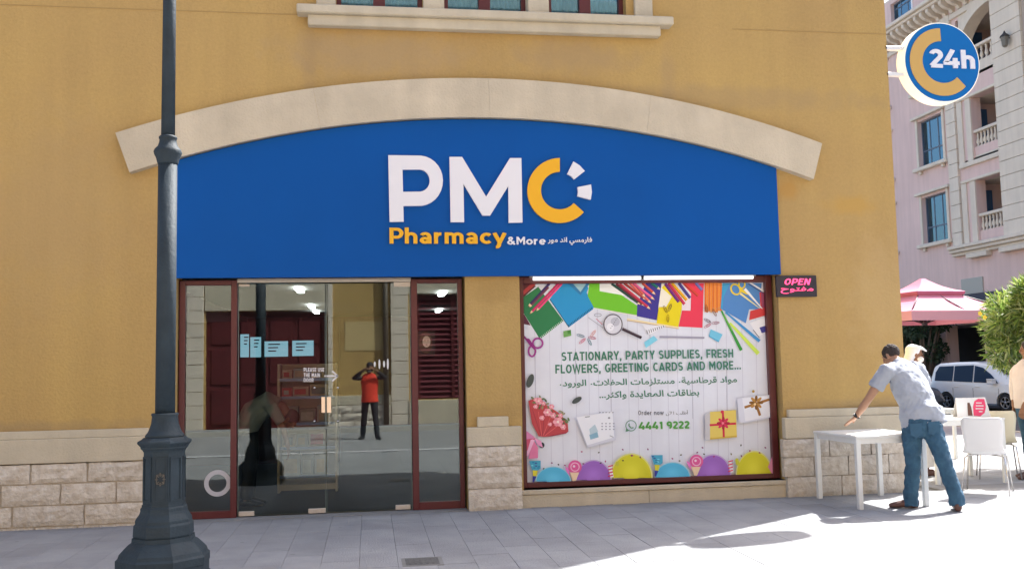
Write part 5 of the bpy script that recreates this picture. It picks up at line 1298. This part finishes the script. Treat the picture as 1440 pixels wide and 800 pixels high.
m = MB(); m.add([(xm0-.012, .60, zc_), (xm1+.012, .60, zc_), (xm1-.01, .66, zc_+hh), (xm0+.02, .66, zc_+hh), (xm0-.012, .603, zc_), (xm1+.012, .603, zc_), (xm1-.01, .663, zc_+hh), (xm0+.02, .663, zc_+hh)], [[0, 1, 2, 3], [4, 7, 6, 5], [0, 3, 7, 4], [1, 5, 6, 2], [2, 6, 7, 3]]).build('front_card', CARD, ch_)
m = MB(); m.add([(xm0, .72, zc_), (xm1, .72, zc_), (xm1-.01, .665, zc_+hh), (xm0+.02, .665, zc_+hh)], [[0, 1, 2, 3]]).build('rear_card', CARD, ch_)
def cpt(px, py, k=0):
    p = at(px, py, .62); u = max(0, min(1, (p.z-zc_)/hh)); return Vector((p.x, .598+.06*u-.0012*(k+1), p.z))
m = MB(); pts = [(1368, 584), (1369, 572), (1372, 564), (1378, 560.5), (1386.5, 561), (1387, 572), (1384, 580), (1377, 585)]
m.add([cpt(*p) for p in pts], [list(range(len(pts)))]).build('leaf_print', mat('pink_print', (.72, .05, .14, 1), .5), ch_)
m = MB(); pts = [(1360, 584), (1361, 573), (1362, 566), (1365, 566), (1366.5, 573), (1366.5, 584)]; m.add([cpt(*p) for p in pts], [list(range(len(pts)))]).build('figure_print', mat('brown_print', (.12, .05, .03, 1), .6), ch_)
m = MB()
for k, (a, b, y) in enumerate(((1374, 382, 567), (1373, 384, 571), (1372, 383, 575), (1376, 381, 579))):
    b += 1000; p, q = cpt(a, y, 1), cpt(b, y, 1); m.add([p, q, q+Vector((0, .002, .012)), p+Vector((0, .002, .012))], [[0, 1, 2, 3]])
m.build('text_print', CARD, ch_)

# ================================================================== PEOPLE
def remesh(mb, voxel, smooth=4, wr=0.0, wscale=.12):
    me = bpy.data.meshes.new('t'); me.from_pydata(mb.v, [], mb.f); o = bpy.data.objects.new('t', me); col.objects.link(o)
    r = o.modifiers.new('r', 'REMESH'); r.mode = 'VOXEL'; r.voxel_size = voxel
    s = o.modifiers.new('s', 'SMOOTH'); s.iterations = smooth; s.factor = .5
    if wr:
        tx_ = bpy.data.textures.get('folds%g' % wscale) or bpy.data.textures.new('folds%g' % wscale, 'CLOUDS'); tx_.noise_scale = wscale; tx_.noise_depth = 2
        d = o.modifiers.new('d', 'DISPLACE'); d.texture = tx_; d.strength = wr; d.mid_level = .5; d.texture_coords = 'LOCAL'
    dg = bpy.context.evaluated_depsgraph_get(); dg.update(); out = bpy.data.meshes.new_from_object(o.evaluated_get(dg))
    bpy.data.objects.remove(o); bpy.data.meshes.remove(me); return out
def finish(me, name, m, parent, trim=None):
    off = wl(parent); me.name = name; me.materials.clear(); me.materials.append(m)
    for v in me.vertices: v.co -= off
    for p in me.polygons: p.use_smooth = True
    if trim:
        bm = bmesh.new(); bm.from_mesh(me)
        for co, no in trim: bmesh.ops.bisect_plane(bm, geom=bm.verts[:]+bm.edges[:]+bm.faces[:], plane_co=Vector(co)-off, plane_no=Vector(no), clear_outer=True)
        bm.to_mesh(me); bm.free()
    o = bpy.data.objects.new(name, me); col.objects.link(o); o.parent = parent; WL[o.name] = off; return o
def loft(mb, rings, side, n=14):
    """rings: (centre, half-width along side, half-depth)"""
    P_ = [Vector(r[0]) for r in rings]; side = Vector(side); v = []; f = []
    for i, r in enumerate(rings):
        t = (P_[min(i+1, len(P_)-1)]-P_[max(i-1, 0)]).normalized(); s = r[3] if len(r) > 3 else side
        s = Vector(s); u = (s-t*s.dot(t)); u = u.normalized() if u.length > 1e-4 else t.orthogonal().normalized(); w_ = t.cross(u)
        v += [P_[i]+u*r[1]*cos(2*PI*k/n)+w_*r[2]*sin(2*PI*k/n) for k in range(n)]
    L = len(rings)
    f = [[i*n+k, i*n+(k+1) % n, (i+1)*n+(k+1) % n, (i+1)*n+k] for i in range(L-1) for k in range(n)]
    f += [list(range(n))[::-1], [(L-1)*n+k for k in range(n)]]
    mb.add(v, f); return mb
def ell(mb, c, r, M=None, n=12):
    c = Vector(c); v = []; f = []
    for i in range(n+1):
        a = PI*i/n
        for k in range(n): p = Vector((r[0]*sin(a)*cos(2*PI*k/n), r[1]*sin(a)*sin(2*PI*k/n), r[2]*cos(a))); v.append(c+(M@p if M else p))
    f = [[i*n+k, (i+1)*n+k, (i+1)*n+(k+1) % n, i*n+(k+1) % n] for i in range(n) for k in range(n)]
    mb.add(v, f); return mb
def head(mb, c, F, U):
    """F facing, U up; c centre of the head"""
    F = Vector(F).normalized(); U = Vector(U); U = (U-F*U.dot(F)).normalized(); S = F.cross(U)
    M = Matrix((S, F, U)).transposed(); c = Vector(c); g = lambda x, y, z: c+M@Vector((x, y, z))
    ell(mb, g(0, -.015, .025), (.074, .092, .088), M); ell(mb, g(0, .018, -.045), (.056, .066, .066), M); ell(mb, g(0, .045, -.085), (.034, .036, .028), M)
    ell(mb, g(0, .094, -.015), (.013, .016, .026), M, 8); ell(mb, g(0, .101, -.027), (.016, .012, .011), M, 8)
    ell(mb, g(0, .078, .022), (.05, .014, .010), M, 8); ell(mb, g(0, .084, -.056), (.024, .008, .008), M, 8)
    for s in (-1, 1): ell(mb, g(s*.077, -.008, -.012), (.008, .018, .03), M, 8)
    return M, g
def hand(mb, w, d, nrm, s=1, curl=.25, spread=.16, scale=1.0, thumb=1):
    """w wrist, d pointing direction, nrm back-of-hand normal"""
    w = Vector(w); d = Vector(d).normalized(); nrm = Vector(nrm); nrm = (nrm-d*nrm.dot(d)).normalized(); x = d.cross(nrm)*s
    k = scale; loft(mb, [(w-d*.02*k, .026*k, .019*k), (w+d*.02*k, .032*k, .017*k), (w+d*.055*k, .040*k, .015*k), (w+d*.088*k, .039*k, .013*k)], x, 12)
    for i, (o, L) in enumerate(((-.030, .068), (-.010, .078), (.011, .072), (.030, .056))):
        b = w+(d*.085+x*o)*k; p = [b]; a = 0
        dr = (d+x*o*spread*10).normalized()
        for q, sl in enumerate((.45, .3, .25)):
            a += curl*(1+.2*q); dd_ = dr*cos(a)-nrm*sin(a); p.append(p[-1]+dd_*L*sl*k)
        loft(mb, [(p[0]-dr*.01*k, .0095*k, .0095*k)]+[(q, r*k, r*k) for q, r in zip(p, (.0095, .0088, .008, .0062))], x, 8)
    b = w+(d*.025-x*.026)*k; p = [b, b+(d*.022-x*.022)*k, b+(d*.050-x*.034)*k-nrm*.006*k, b+(d*.074-x*.036)*k-nrm*.014*k]
    loft(mb, [(q, r*k, r*k) for q, r in zip(p, (.013, .0118, .0105, .0075))], nrm, 8)
def limb(mb, pts, rr, side=(1, 0, 0), n=12):
    loft(mb, [(p, r[0], r[1]) if isinstance(r, tuple) else (p, r, r) for p, r in zip(pts, rr)], side, n)
V = Vector
def foot(mb, ankle, d, L=.26, h=.075, w=.045, mbx=None):
    a = V(ankle); d = V(d).normalized(); s = V((-d.y, d.x, 0)); g = V((a.x, a.y, 0))
    loft(mb, [(g-d*.075+V((0, 0, .04)), w*.75, .035), (g-d*.04+V((0, 0, .05)), w*.9, .05), (g+d*.03+V((0, 0, .05)), w*.95, .045), (g+d*(L*.4)+V((0, 0, .036)), w*1.08, .034), (g+d*(L*.62)+V((0, 0, .028)), w*1.0, .026), (g+d*(L*.72)+V((0, 0, .022)), w*.6, .018)], s, 14)
SKIN = mat('skin_tan', (.42, .235, .15, 1), .55, .12, 8); SKIND = mat('skin_brown', (.24, .12, .07, 1), .55, .12, 8)
HAIR = mat('short_hair', (.045, .035, .032, 1), .85, .3, 60, .5, 200); TEE = mat('light_grey_tee', (.37, .405, .475, 1), .9, .08, 6, .15, 200)
JEAN = mat('blue_jeans', (.045, .13, .22, 1), .85, .35, 7, .35, 160, dark=(.02, .065, .12, 1)); SHOE = mat('brown_shoe', (.12, .055, .045, 1), .5, .2, 20); SOLE = mat('shoe_sole', (.25, .24, .24, 1), .8)
def person(loc, label): return thing('person', loc, label, 'person')
# --- the man bending over the table
bmn = person((5.55, -1.25, 0), 'man in grey t-shirt and blue jeans bending over the white table, back turned')
hpL, hpR = at(1284, 606, -1.18), at(1309, 600, -1.30); pel = (hpL+hpR)/2+V((0, 0, .03))
knL, knR = at(1284, 652, -1.20), at(1327, 648, -1.42); anL, anR = at(1280.5, 703, -1.16), at(1346, 703, -1.46)
wst = at(1296, 580, -1.18); cst = at(1280, 545, -1.06); shc = at(1268, 517, -.98); nk = at(1259, 507, -.93); hdc = at(1252.5, 500, -.86)
shL, shR = at(1246, 522, -1.10), at(1292, 520, -.80); elL = at(1221, 561, -1.02); wrL = at(1203.5, 586.5, -.86)
shR2 = shR; elR, wrR = at(1304, 553, -.62), at(1300, 583, -.52)
SD = (shR-shL).normalized(); HD = V((.93, -.33, .1)).normalized()
b = MB(); loft(b, [(pel-V((0, 0, .08)), .12, .10, HD), (pel+V((0, 0, .04)), .165, .115, HD), (wst, .14, .10, HD), (cst, .165, .11), (shc+V((.01, 0, 0)), .155, .075), (nk, .06, .055)], SD, 18)
limb(b, [shc, nk, hdc-V((0, 0, .04))], (.06, .058, .055)); Mh, gh = head(b, hdc, (-.42, .78, -.5), (-.2, .42, .85))
limb(b, [shL+V((.03, 0, 0)), shL, (shL+elL)/2, elL, (elL*.6+wrL*.4), wrL], (.05, .055, .047, .040, .041, .027)); limb(b, [shR-V((.03, 0, 0)), shR, (shR+elR)/2, elR, elR*.6+wrR*.4, wrR], (.05, .055, .045, .038, .037, .027))
hd_ = at(1185, 600, -.72)-wrL; hand(b, wrL, hd_, (-.1, .1, 1), -1, .06, .25, 1.05)
hand(b, wrR, (-.2, .5, -.7), (0, .5, .5), 1, .3)
for h_, k_, a_ in ((hpL, knL, anL), (hpR, knR, anR)): limb(b, [h_+V((0, 0, .02)), h_.lerp(k_, .5), k_, k_.lerp(a_, .4), a_], (.085, .07, .052, .05, .036))
finish(remesh(b, .0065, 3), 'body', SKIN, bmn)
m = MB(); ell(m, gh(0, -.018, .03), (.079, .097, .089), Mh, 16); mm = m
hr = finish(remesh(mm, .006, 1, .012, .02), 'hair', HAIR, bmn, trim=[(gh(0, .045, 0), Mh@V((0, 1, -.35))), (gh(0, 0, -.06), Mh@V((0, .5, -1))), (gh(0, 0, .098), Mh@V((0, .5, 1)))])
hr2 = [o for o in bmn.children]
m = MB(); hm_ = (at(1327, 579, -1.3)-at(1267, 597, -1.2)).normalized()
loft(m, [(at(1301, 599, -1.24), .222, .155, hm_), (at(1295, 580, -1.2), .222, .16, hm_), (wst.lerp(cst, .5), .222, .165), (cst, .235, .165), (cst.lerp(shc, .6), .235, .145), (shc, .205, .10), (shc.lerp(nk, .6), .10, .07), (nk, .066, .06)], SD, 20)
for s_, e_ in ((shL, elL), (shR, elR)): limb(m, [s_.lerp(shc, .5), s_, s_.lerp(e_, .3), s_.lerp(e_, .60)], (.085, .080, .078, .082))
finish(remesh(m, .009, 2, .03, .09), 't_shirt', TEE, bmn)
m = MB(); loft(m, [(pel+V((0, 0, .075)), .178, .132), (pel+V((0, 0, .0)), .190, .142), (pel-V((0, 0, .06)), .184, .135), (pel-V((0, 0, .10)), .12, .09)], HD, 20)
for s_, h_, k_, a_ in ((-1, hpL, knL, anL), (1, hpR, knR, anR)):
    q = h_+HD*s_*.012
    limb(m, [q+V((0, 0, .03)), q+V((0, 0, -.05)), q.lerp(k_, .55), k_, k_.lerp(a_, .45), a_.lerp(k_, .08), a_-V((0, 0, .05))], ((.10, .112), (.102, .108), (.088, .094), .078, .072, .072, .078), HD, 16)
finish(remesh(m, .009, 2, .034, .07), 'jeans', JEAN, bmn)
PKT = mat('pocket_denim', (.04, .115, .2, 1), .85, .3, 9)
for s_ in (-1, 1):
    c_ = pel+HD*s_*.085+V((-.33, -.93, 0)).normalized()*.146-V((0, 0, .015)); u = HD
    m = MB(); w0_ = [c_+u*x*.055+V((0, 0, z)) for x, z in ((-1, .06), (1, .06), (1, -.05), (0, -.08), (-1, -.05))]; m.add(w0_+[p+V((.1, .2, 0))*.08 for p in w0_], [[0, 1, 2, 3, 4]]+[[i, (i+1) % 5, 5+(i+1) % 5, 5+i] for i in range(5)]); m.build('pocket', PKT, bmn)
for a_, d_ in ((anL, (-.85, .35, 0)), (anR, (.45, .8, 0))):
    m = MB(); foot(m, a_, d_, .29); finish(remesh(m, .009, 2), 'shoe', SHOE, bmn)
wd = (elL-wrL).normalized(); m = MB(); o1 = wd.orthogonal().normalized(); o2 = wd.cross(o1)
m.tube([wrL+wd*.02+o1*.034*cos(t)+o2*.034*sin(t) for t in [2*PI*k/18 for k in range(19)]], .006, 6).bev(wrL.x-.03, wrL.x+.01, wrL.y-.045, wrL.y-.02, wrL.z+.005, wrL.z+.045, .006); m.build('wrist_watch', BLACK, bmn)
# --- man in white robe and head cloth
wm = person((7.05, 1.25, 0), 'man in white robe, white head cloth and face mask standing behind the bending man')
ROBE = mat('white_robe', (.78, .77, .76, 1), .85, .05, 4); CLOTH = mat('head_cloth', (.74, .77, .84, 1), .9, .05, 5)
h0 = at(1287, 498, 1.25); bx, by = at(1283, 560, 1.25).x, 1.28; fx2 = at(1299, 640, 1.25).x
b = MB(); limb(b, [(bx, by, 1.0), (bx, by, 1.30), (h0.x-.02, 1.26, 1.46), (h0.x, 1.25, h0.z-.05)], ((.15, .10), (.17, .1), .06, .055), (1, 0, 0), 16)
Mh, gh = head(b, h0, (.93, -.30, -.25), (0, 0, 1))
for s in (-1, 1): limb(b, [(bx+s*.05, by+s*.12, 1.36), (bx+.04+s*.06, by+s*.2, 1.1), (bx+.14, by+s*.17, .90)], (.05, .04, .028)); hand(b, (bx+.14, by+s*.17, .90), (.5, -.1*s, -.8), (0, s, 0), s, .3)
for s in (-1, 1): limb(b, [(bx, by+s*.09, .95), (fx2*.6+bx*.4, by+s*.07, .5), (fx2, by+s*.07, .05)], (.08, .055, .04))
finish(remesh(b, .0075, 3), 'body', SKIND, wm)
m = MB(); S_ = V((.25, .97, 0)); loft(m, [((fx2, by, .12), .19, .15), ((fx2*.6+bx*.4, by, .5), .19, .15), ((bx, by, .9), .19, .145), ((bx, by, 1.2), .2, .145), ((bx, by, 1.38), .20, .10), ((bx, by, 1.46), .10, .075)], S_, 22)
for s in (-1, 1): limb(m, [(bx, by+s*.12, 1.37), (bx+.01, by+s*.2, 1.28), (bx+.05, by+s*.23, 1.08), (bx+.13, by+s*.18, .93)], (.07, .075, .065, .06))
finish(remesh(m, .012, 4, .03, .16), 'robe', ROBE, wm)
m = MB(); ell(m, gh(0, -.038, .036), (.090, .098, .088), Mh, 16); loft(m, [(gh(0, -.045, .03), .09, .085), (gh(0, -.065, -.06), .095, .06), (gh(0, -.08, -.16), .13, .055), (gh(0, -.07, -.24), .16, .05)], gh(1, 0, 0)-gh(0, 0, 0), 18)
loft(m, [(gh(0, -.02, .092), .085, .03), (gh(0, .05, .094), .080, .02), (gh(0, .10, .082), .066, .012), (gh(0, .128, .066), .035, .007)], gh(1, 0, 0)-gh(0, 0, 0), 14)
finish(remesh(m, .009, 3, .01, .08), 'head_cloth', CLOTH, wm)
m = MB(); ell(m, gh(0, .055, -.052), (.062, .062, .046), Mh, 14); finish(remesh(m, .007, 2), 'face_mask', ROBE, wm)
EYE = mat('dark_eye', (.01, .008, .008, 1), .3)
for s in (-1, 1): m = MB(); ell(m, gh(s*.03, .083, .006), (.010, .006, .006), Mh, 8); m.build('eye', EYE, wm)
for s in (-1, 1): m = MB(); foot(m, (fx2+.03, by+s*.10, .06), (.95, -.2, 0), .28); finish(remesh(m, .009, 2), 'shoe', SHOE, wm)
# --- person at the right edge
rm = person((8.1, .6, 0), 'person in beige shirt and blue jeans standing at the right edge beside the cream chair')
SHIRT = mat('beige_shirt', (.62, .57, .55, 1), .9, .06, 5); qx, qy = at(1441, 560, .6).x+.06, .62
b = MB(); h0 = V((qx+.05, qy, 1.60)); limb(b, [(qx, qy, .9), (qx, qy, 1.1), (qx, qy, 1.32), (qx+.02, qy, 1.42), (qx+.04, qy, 1.54)], ((.15, .1), (.14, .1), (.17, .1), (.06, .06), .055), (0, 1, 0), 16)
Mh, gh = head(b, h0, (-.75, .55, -.1), (0, 0, 1)); el_ = V((qx-.10, qy-.24, 1.10)); wr_ = V((qx-.19, qy-.16, .885))
limb(b, [(qx, qy-.14, 1.36), (qx-.02, qy-.19, 1.30), el_, wr_], (.055, .052, .042, .03)); hand(b, wr_, (-.25, .1, -.9), (-.9, -.4, 0), 1, .35)
limb(b, [(qx, qy+.14, 1.36), (qx, qy+.2, 1.3), (qx, qy+.25, 1.08), (qx-.05, qy+.2, .88)], (.055, .052, .042, .03)); hand(b, (qx-.05, qy+.2, .88), (0, 0, -1), (0, 1, 0), -1, .35)
for s, fx_ in ((-1, -.06), (1, .06)): limb(b, [(qx, qy+s*.09, .93), (qx+fx_*.5, qy+s*.09, .5), (qx+fx_, qy+s*.1, .06)], (.085, .055, .04))
finish(remesh(b, .0075, 3), 'body', SKIND, rm)
m = MB(); loft(m, [((qx, qy, .86), .19, .145), ((qx, qy, 1.05), .18, .15), ((qx, qy, 1.25), .195, .145), ((qx, qy, 1.38), .18, .10), ((qx+.02, qy, 1.46), .07, .065)], (0, 1, 0), 20)
limb(m, [(qx, qy-.12, 1.36), (qx-.02, qy-.19, 1.30), el_, wr_.lerp(el_, .25)], (.075, .075, .062, .045)); limb(m, [(qx, qy+.12, 1.36), (qx, qy+.2, 1.30), (qx, qy+.25, 1.08), (qx-.03, qy+.22, .95)], (.075, .075, .06, .045))
finish(remesh(m, .011, 4, .018, .12), 'shirt', SHIRT, rm)
m = MB(); loft(m, [((qx, qy, .96), .165, .12), ((qx, qy, .86), .17, .13), ((qx, qy, .8), .12, .1)], (0, 1, 0), 18)
for s, fx_ in ((-1, -.06), (1, .06)): limb(m, [(qx, qy+s*.09, .88), (qx+fx_*.2, qy+s*.09, .75), (qx+fx_*.5, qy+s*.09, .5), (qx+fx_, qy+s*.1, .1)], (.1, .095, .072, .07), (1, 0, 0), 14)
finish(remesh(m, .011, 3, .02, .1), 'jeans', JEAN, rm)
m = MB(); ell(m, gh(0, -.018, .03), (.08, .098, .09), Mh, 16); finish(remesh(m, .008, 2), 'hair', HAIR, rm, trim=[(gh(0, .05, 0), Mh@V((0, 1, -.3))), (gh(0, 0, -.04), Mh@V((0, 0, -1)))])
for s in (-1, 1): m = MB(); ell(m, gh(s*.03, .083, .006), (.010, .006, .006), Mh, 8); m.build('eye', EYE, rm)
for s, fx_ in ((-1, -.06), (1, .06)): m = MB(); foot(m, (qx+fx_, qy+s*.10, .06), (-.95, .1, 0), .28); finish(remesh(m, .009, 2), 'shoe', SHOE, rm)
# --- person bending inside the shop
im = person((at(362, 600, 1.0).x, 1.0, 0), 'person in grey top and black trousers bending inside the shop left of the shelf')
GTOP = mat('grey_top', (.20, .23, .23, 1), .9); BTR = mat('black_trousers', (.006, .007, .009, 1), .9)
i0, i1, i2, i3 = at(345, 604, 1.05), at(358, 580, 1.0), at(380, 566, .98), at(397, 572, .98)
b = MB(); limb(b, [i0, i1, i2, i3, at(404, 582, .98)], ((.14, .1), (.14, .1), (.15, .1), .06, .055), (0, 1, 0), 14); Mh, gh = head(b, at(408, 590, .98), (.5, -.2, -.85), (.8, -.1, .5))
for s in (-1, 1):
    w_ = at(405, 628, .95+s*.12); limb(b, [i2+V((.02, s*.16, -.02)), at(398, 600, .95+s*.16), w_], (.05, .04, .028)); hand(b, w_, (.1, 0, -1), (.8, 0, 0), s, .3)
for s in (-1, 1): limb(b, [i0+V((.03, s*.09, 0)), V((i0.x+.06, 1.05+s*.1, .5)), V((i0.x+.02, 1.05+s*.1, .06))], (.08, .055, .04))
finish(remesh(b, .009, 3), 'body', SKIND, im)
m = MB(); loft(m, [(i0+V((-.02, 0, -.03)), .18, .13), (i1, .185, .15), (i2, .19, .14), (i2.lerp(i3, .7), .12, .09)], (0, 1, 0), 18)
for s in (-1, 1): limb(m, [i2+V((.0, s*.12, -.02)), i2+V((.03, s*.18, -.04)), at(396, 594, .95+s*.16)], (.08, .075, .06))
finish(remesh(m, .012, 3, .02), 'top', GTOP, im)
m = MB(); loft(m, [(i0+V((.02, 0, .05)), .17, .13), (i0+V((.0, 0, -.03)), .185, .15), (i0+V((.02, 0, -.12)), .15, .12)], (0, 1, 0), 18)
for s in (-1, 1): limb(m, [i0+V((.02, s*.09, -.05)), V((i0.x+.06, 1.05+s*.1, .5)), V((i0.x+.02, 1.05+s*.1, .08))], (.11, .085, .07))
finish(remesh(m, .012, 3, .02), 'trousers', BTR, im)
m = MB(); ell(m, gh(0, -.018, .03), (.08, .098, .09), Mh, 14); finish(remesh(m, .01, 2), 'hair', HAIR, im, trim=[(gh(0, .05, 0), Mh@V((0, 1, -.3))), (gh(0, 0, -.04), Mh@V((0, 0, -1)))])
for s in (-1, 1): m = MB(); foot(m, (i0.x+.03, 1.05+s*.10, .06), (.95, -.2, 0), .28); finish(remesh(m, .01, 2), 'shoe', BLACK, im)
# --- the photographer, mirrored in the door
qx, qy = 0.0, -10.62
pm_ = person((qx, qy, 0), 'photographer in red vest and dark trousers mirrored in the glass door, both hands raised')
RED = mat('red_vest', (.75, .05, .025, 1), .8); DKT = mat('dark_trousers', (.015, .018, .025, 1), .8)
h0 = V((qx+.01, qy+.02, 1.555)); b = MB(); limb(b, [(qx, qy, .9), (qx, qy, 1.1), (qx, qy, 1.30), (qx, qy, 1.40), (qx, qy, 1.5)], ((.15, .1), (.13, .1), (.17, .1), (.06, .06), .055), (1, 0, 0), 16)
Mh, gh = head(b, h0, (0, 1, 0), (0, 0, 1))
for s in (-1, 1):
    e_ = V((qx+s*.34, qy+.07, 1.33)); w_ = V((qx+s*.10, qy+.26, 1.525)); limb(b, [(qx+s*.13, qy, 1.35), (qx+s*.19, qy, 1.34), e_, w_], (.05, .052, .04, .027)); hand(b, w_, (-s*.9, .1, .1), (0, .2, 1), s, .5)
for s in (-1, 1): limb(b, [(qx+s*.09, qy, .93), (qx+s*.12, qy+s*.05, .5), (qx+s*.16, qy+s*.12, .06)], (.085, .055, .04))
finish(remesh(b, .0085, 3), 'body', SKIND, pm_)
m = MB(); loft(m, [((qx, qy, .80), .19, .135), ((qx, qy, 1.0), .17, .13), ((qx, qy, 1.25), .195, .13), ((qx, qy, 1.37), .17, .09), ((qx, qy, 1.43), .09, .07)], (1, 0, 0), 18); finish(remesh(m, .012, 3, .012), 'vest', RED, pm_)
m = MB()
for s in (-1, 1): limb(m, [(qx+s*.19, qy, 1.34), (qx+s*.34, qy+.07, 1.33), (qx+s*.18, qy+.2, 1.46)], (.062, .052, .042))
finish(remesh(m, .012, 3), 'sleeves', DKT, pm_)
m = MB(); loft(m, [((qx, qy, .96), .16, .12), ((qx, qy, .84), .17, .125), ((qx, qy, .78), .1, .1)], (1, 0, 0), 18)
for s in (-1, 1): limb(m, [(qx+s*.09, qy, .86), (qx+s*.12, qy+s*.05, .5), (qx+s*.16, qy+s*.12, .08)], (.095, .068, .058))
finish(remesh(m, .012, 3, .01), 'trousers', DKT, pm_)
m = MB(); ell(m, gh(0, -.015, .035), (.082, .1, .09), Mh, 14); finish(remesh(m, .01, 2), 'cap', DKT, pm_, trim=[(gh(0, 0, .03), Mh@V((0, .0, -1)))])
m = MB(); ell(m, gh(0, .055, -.052), (.062, .062, .048), Mh, 12); finish(remesh(m, .008, 2), 'face_mask', ROBE, pm_)
for s in (-1, 1): m = MB(); foot(m, (qx+s*.16, qy+s*.12, .06), (s*.3, .95, 0), .28); finish(remesh(m, .01, 2), 'shoe', BLACK, pm_)
ph = thing('phone', (0, -10.36, 1.47), 'dark phone held up in both hands by the mirrored photographer', 'phone')
MB().bev(-.08, .08, -10.365, -10.355, 1.475, 1.55, .003).build('casing', BLACK, ph); MB().tube([(-.055, -10.356, 1.535), (-.055, -10.3515, 1.535)], .006, 10).build('lens', MATS['lens'], ph)
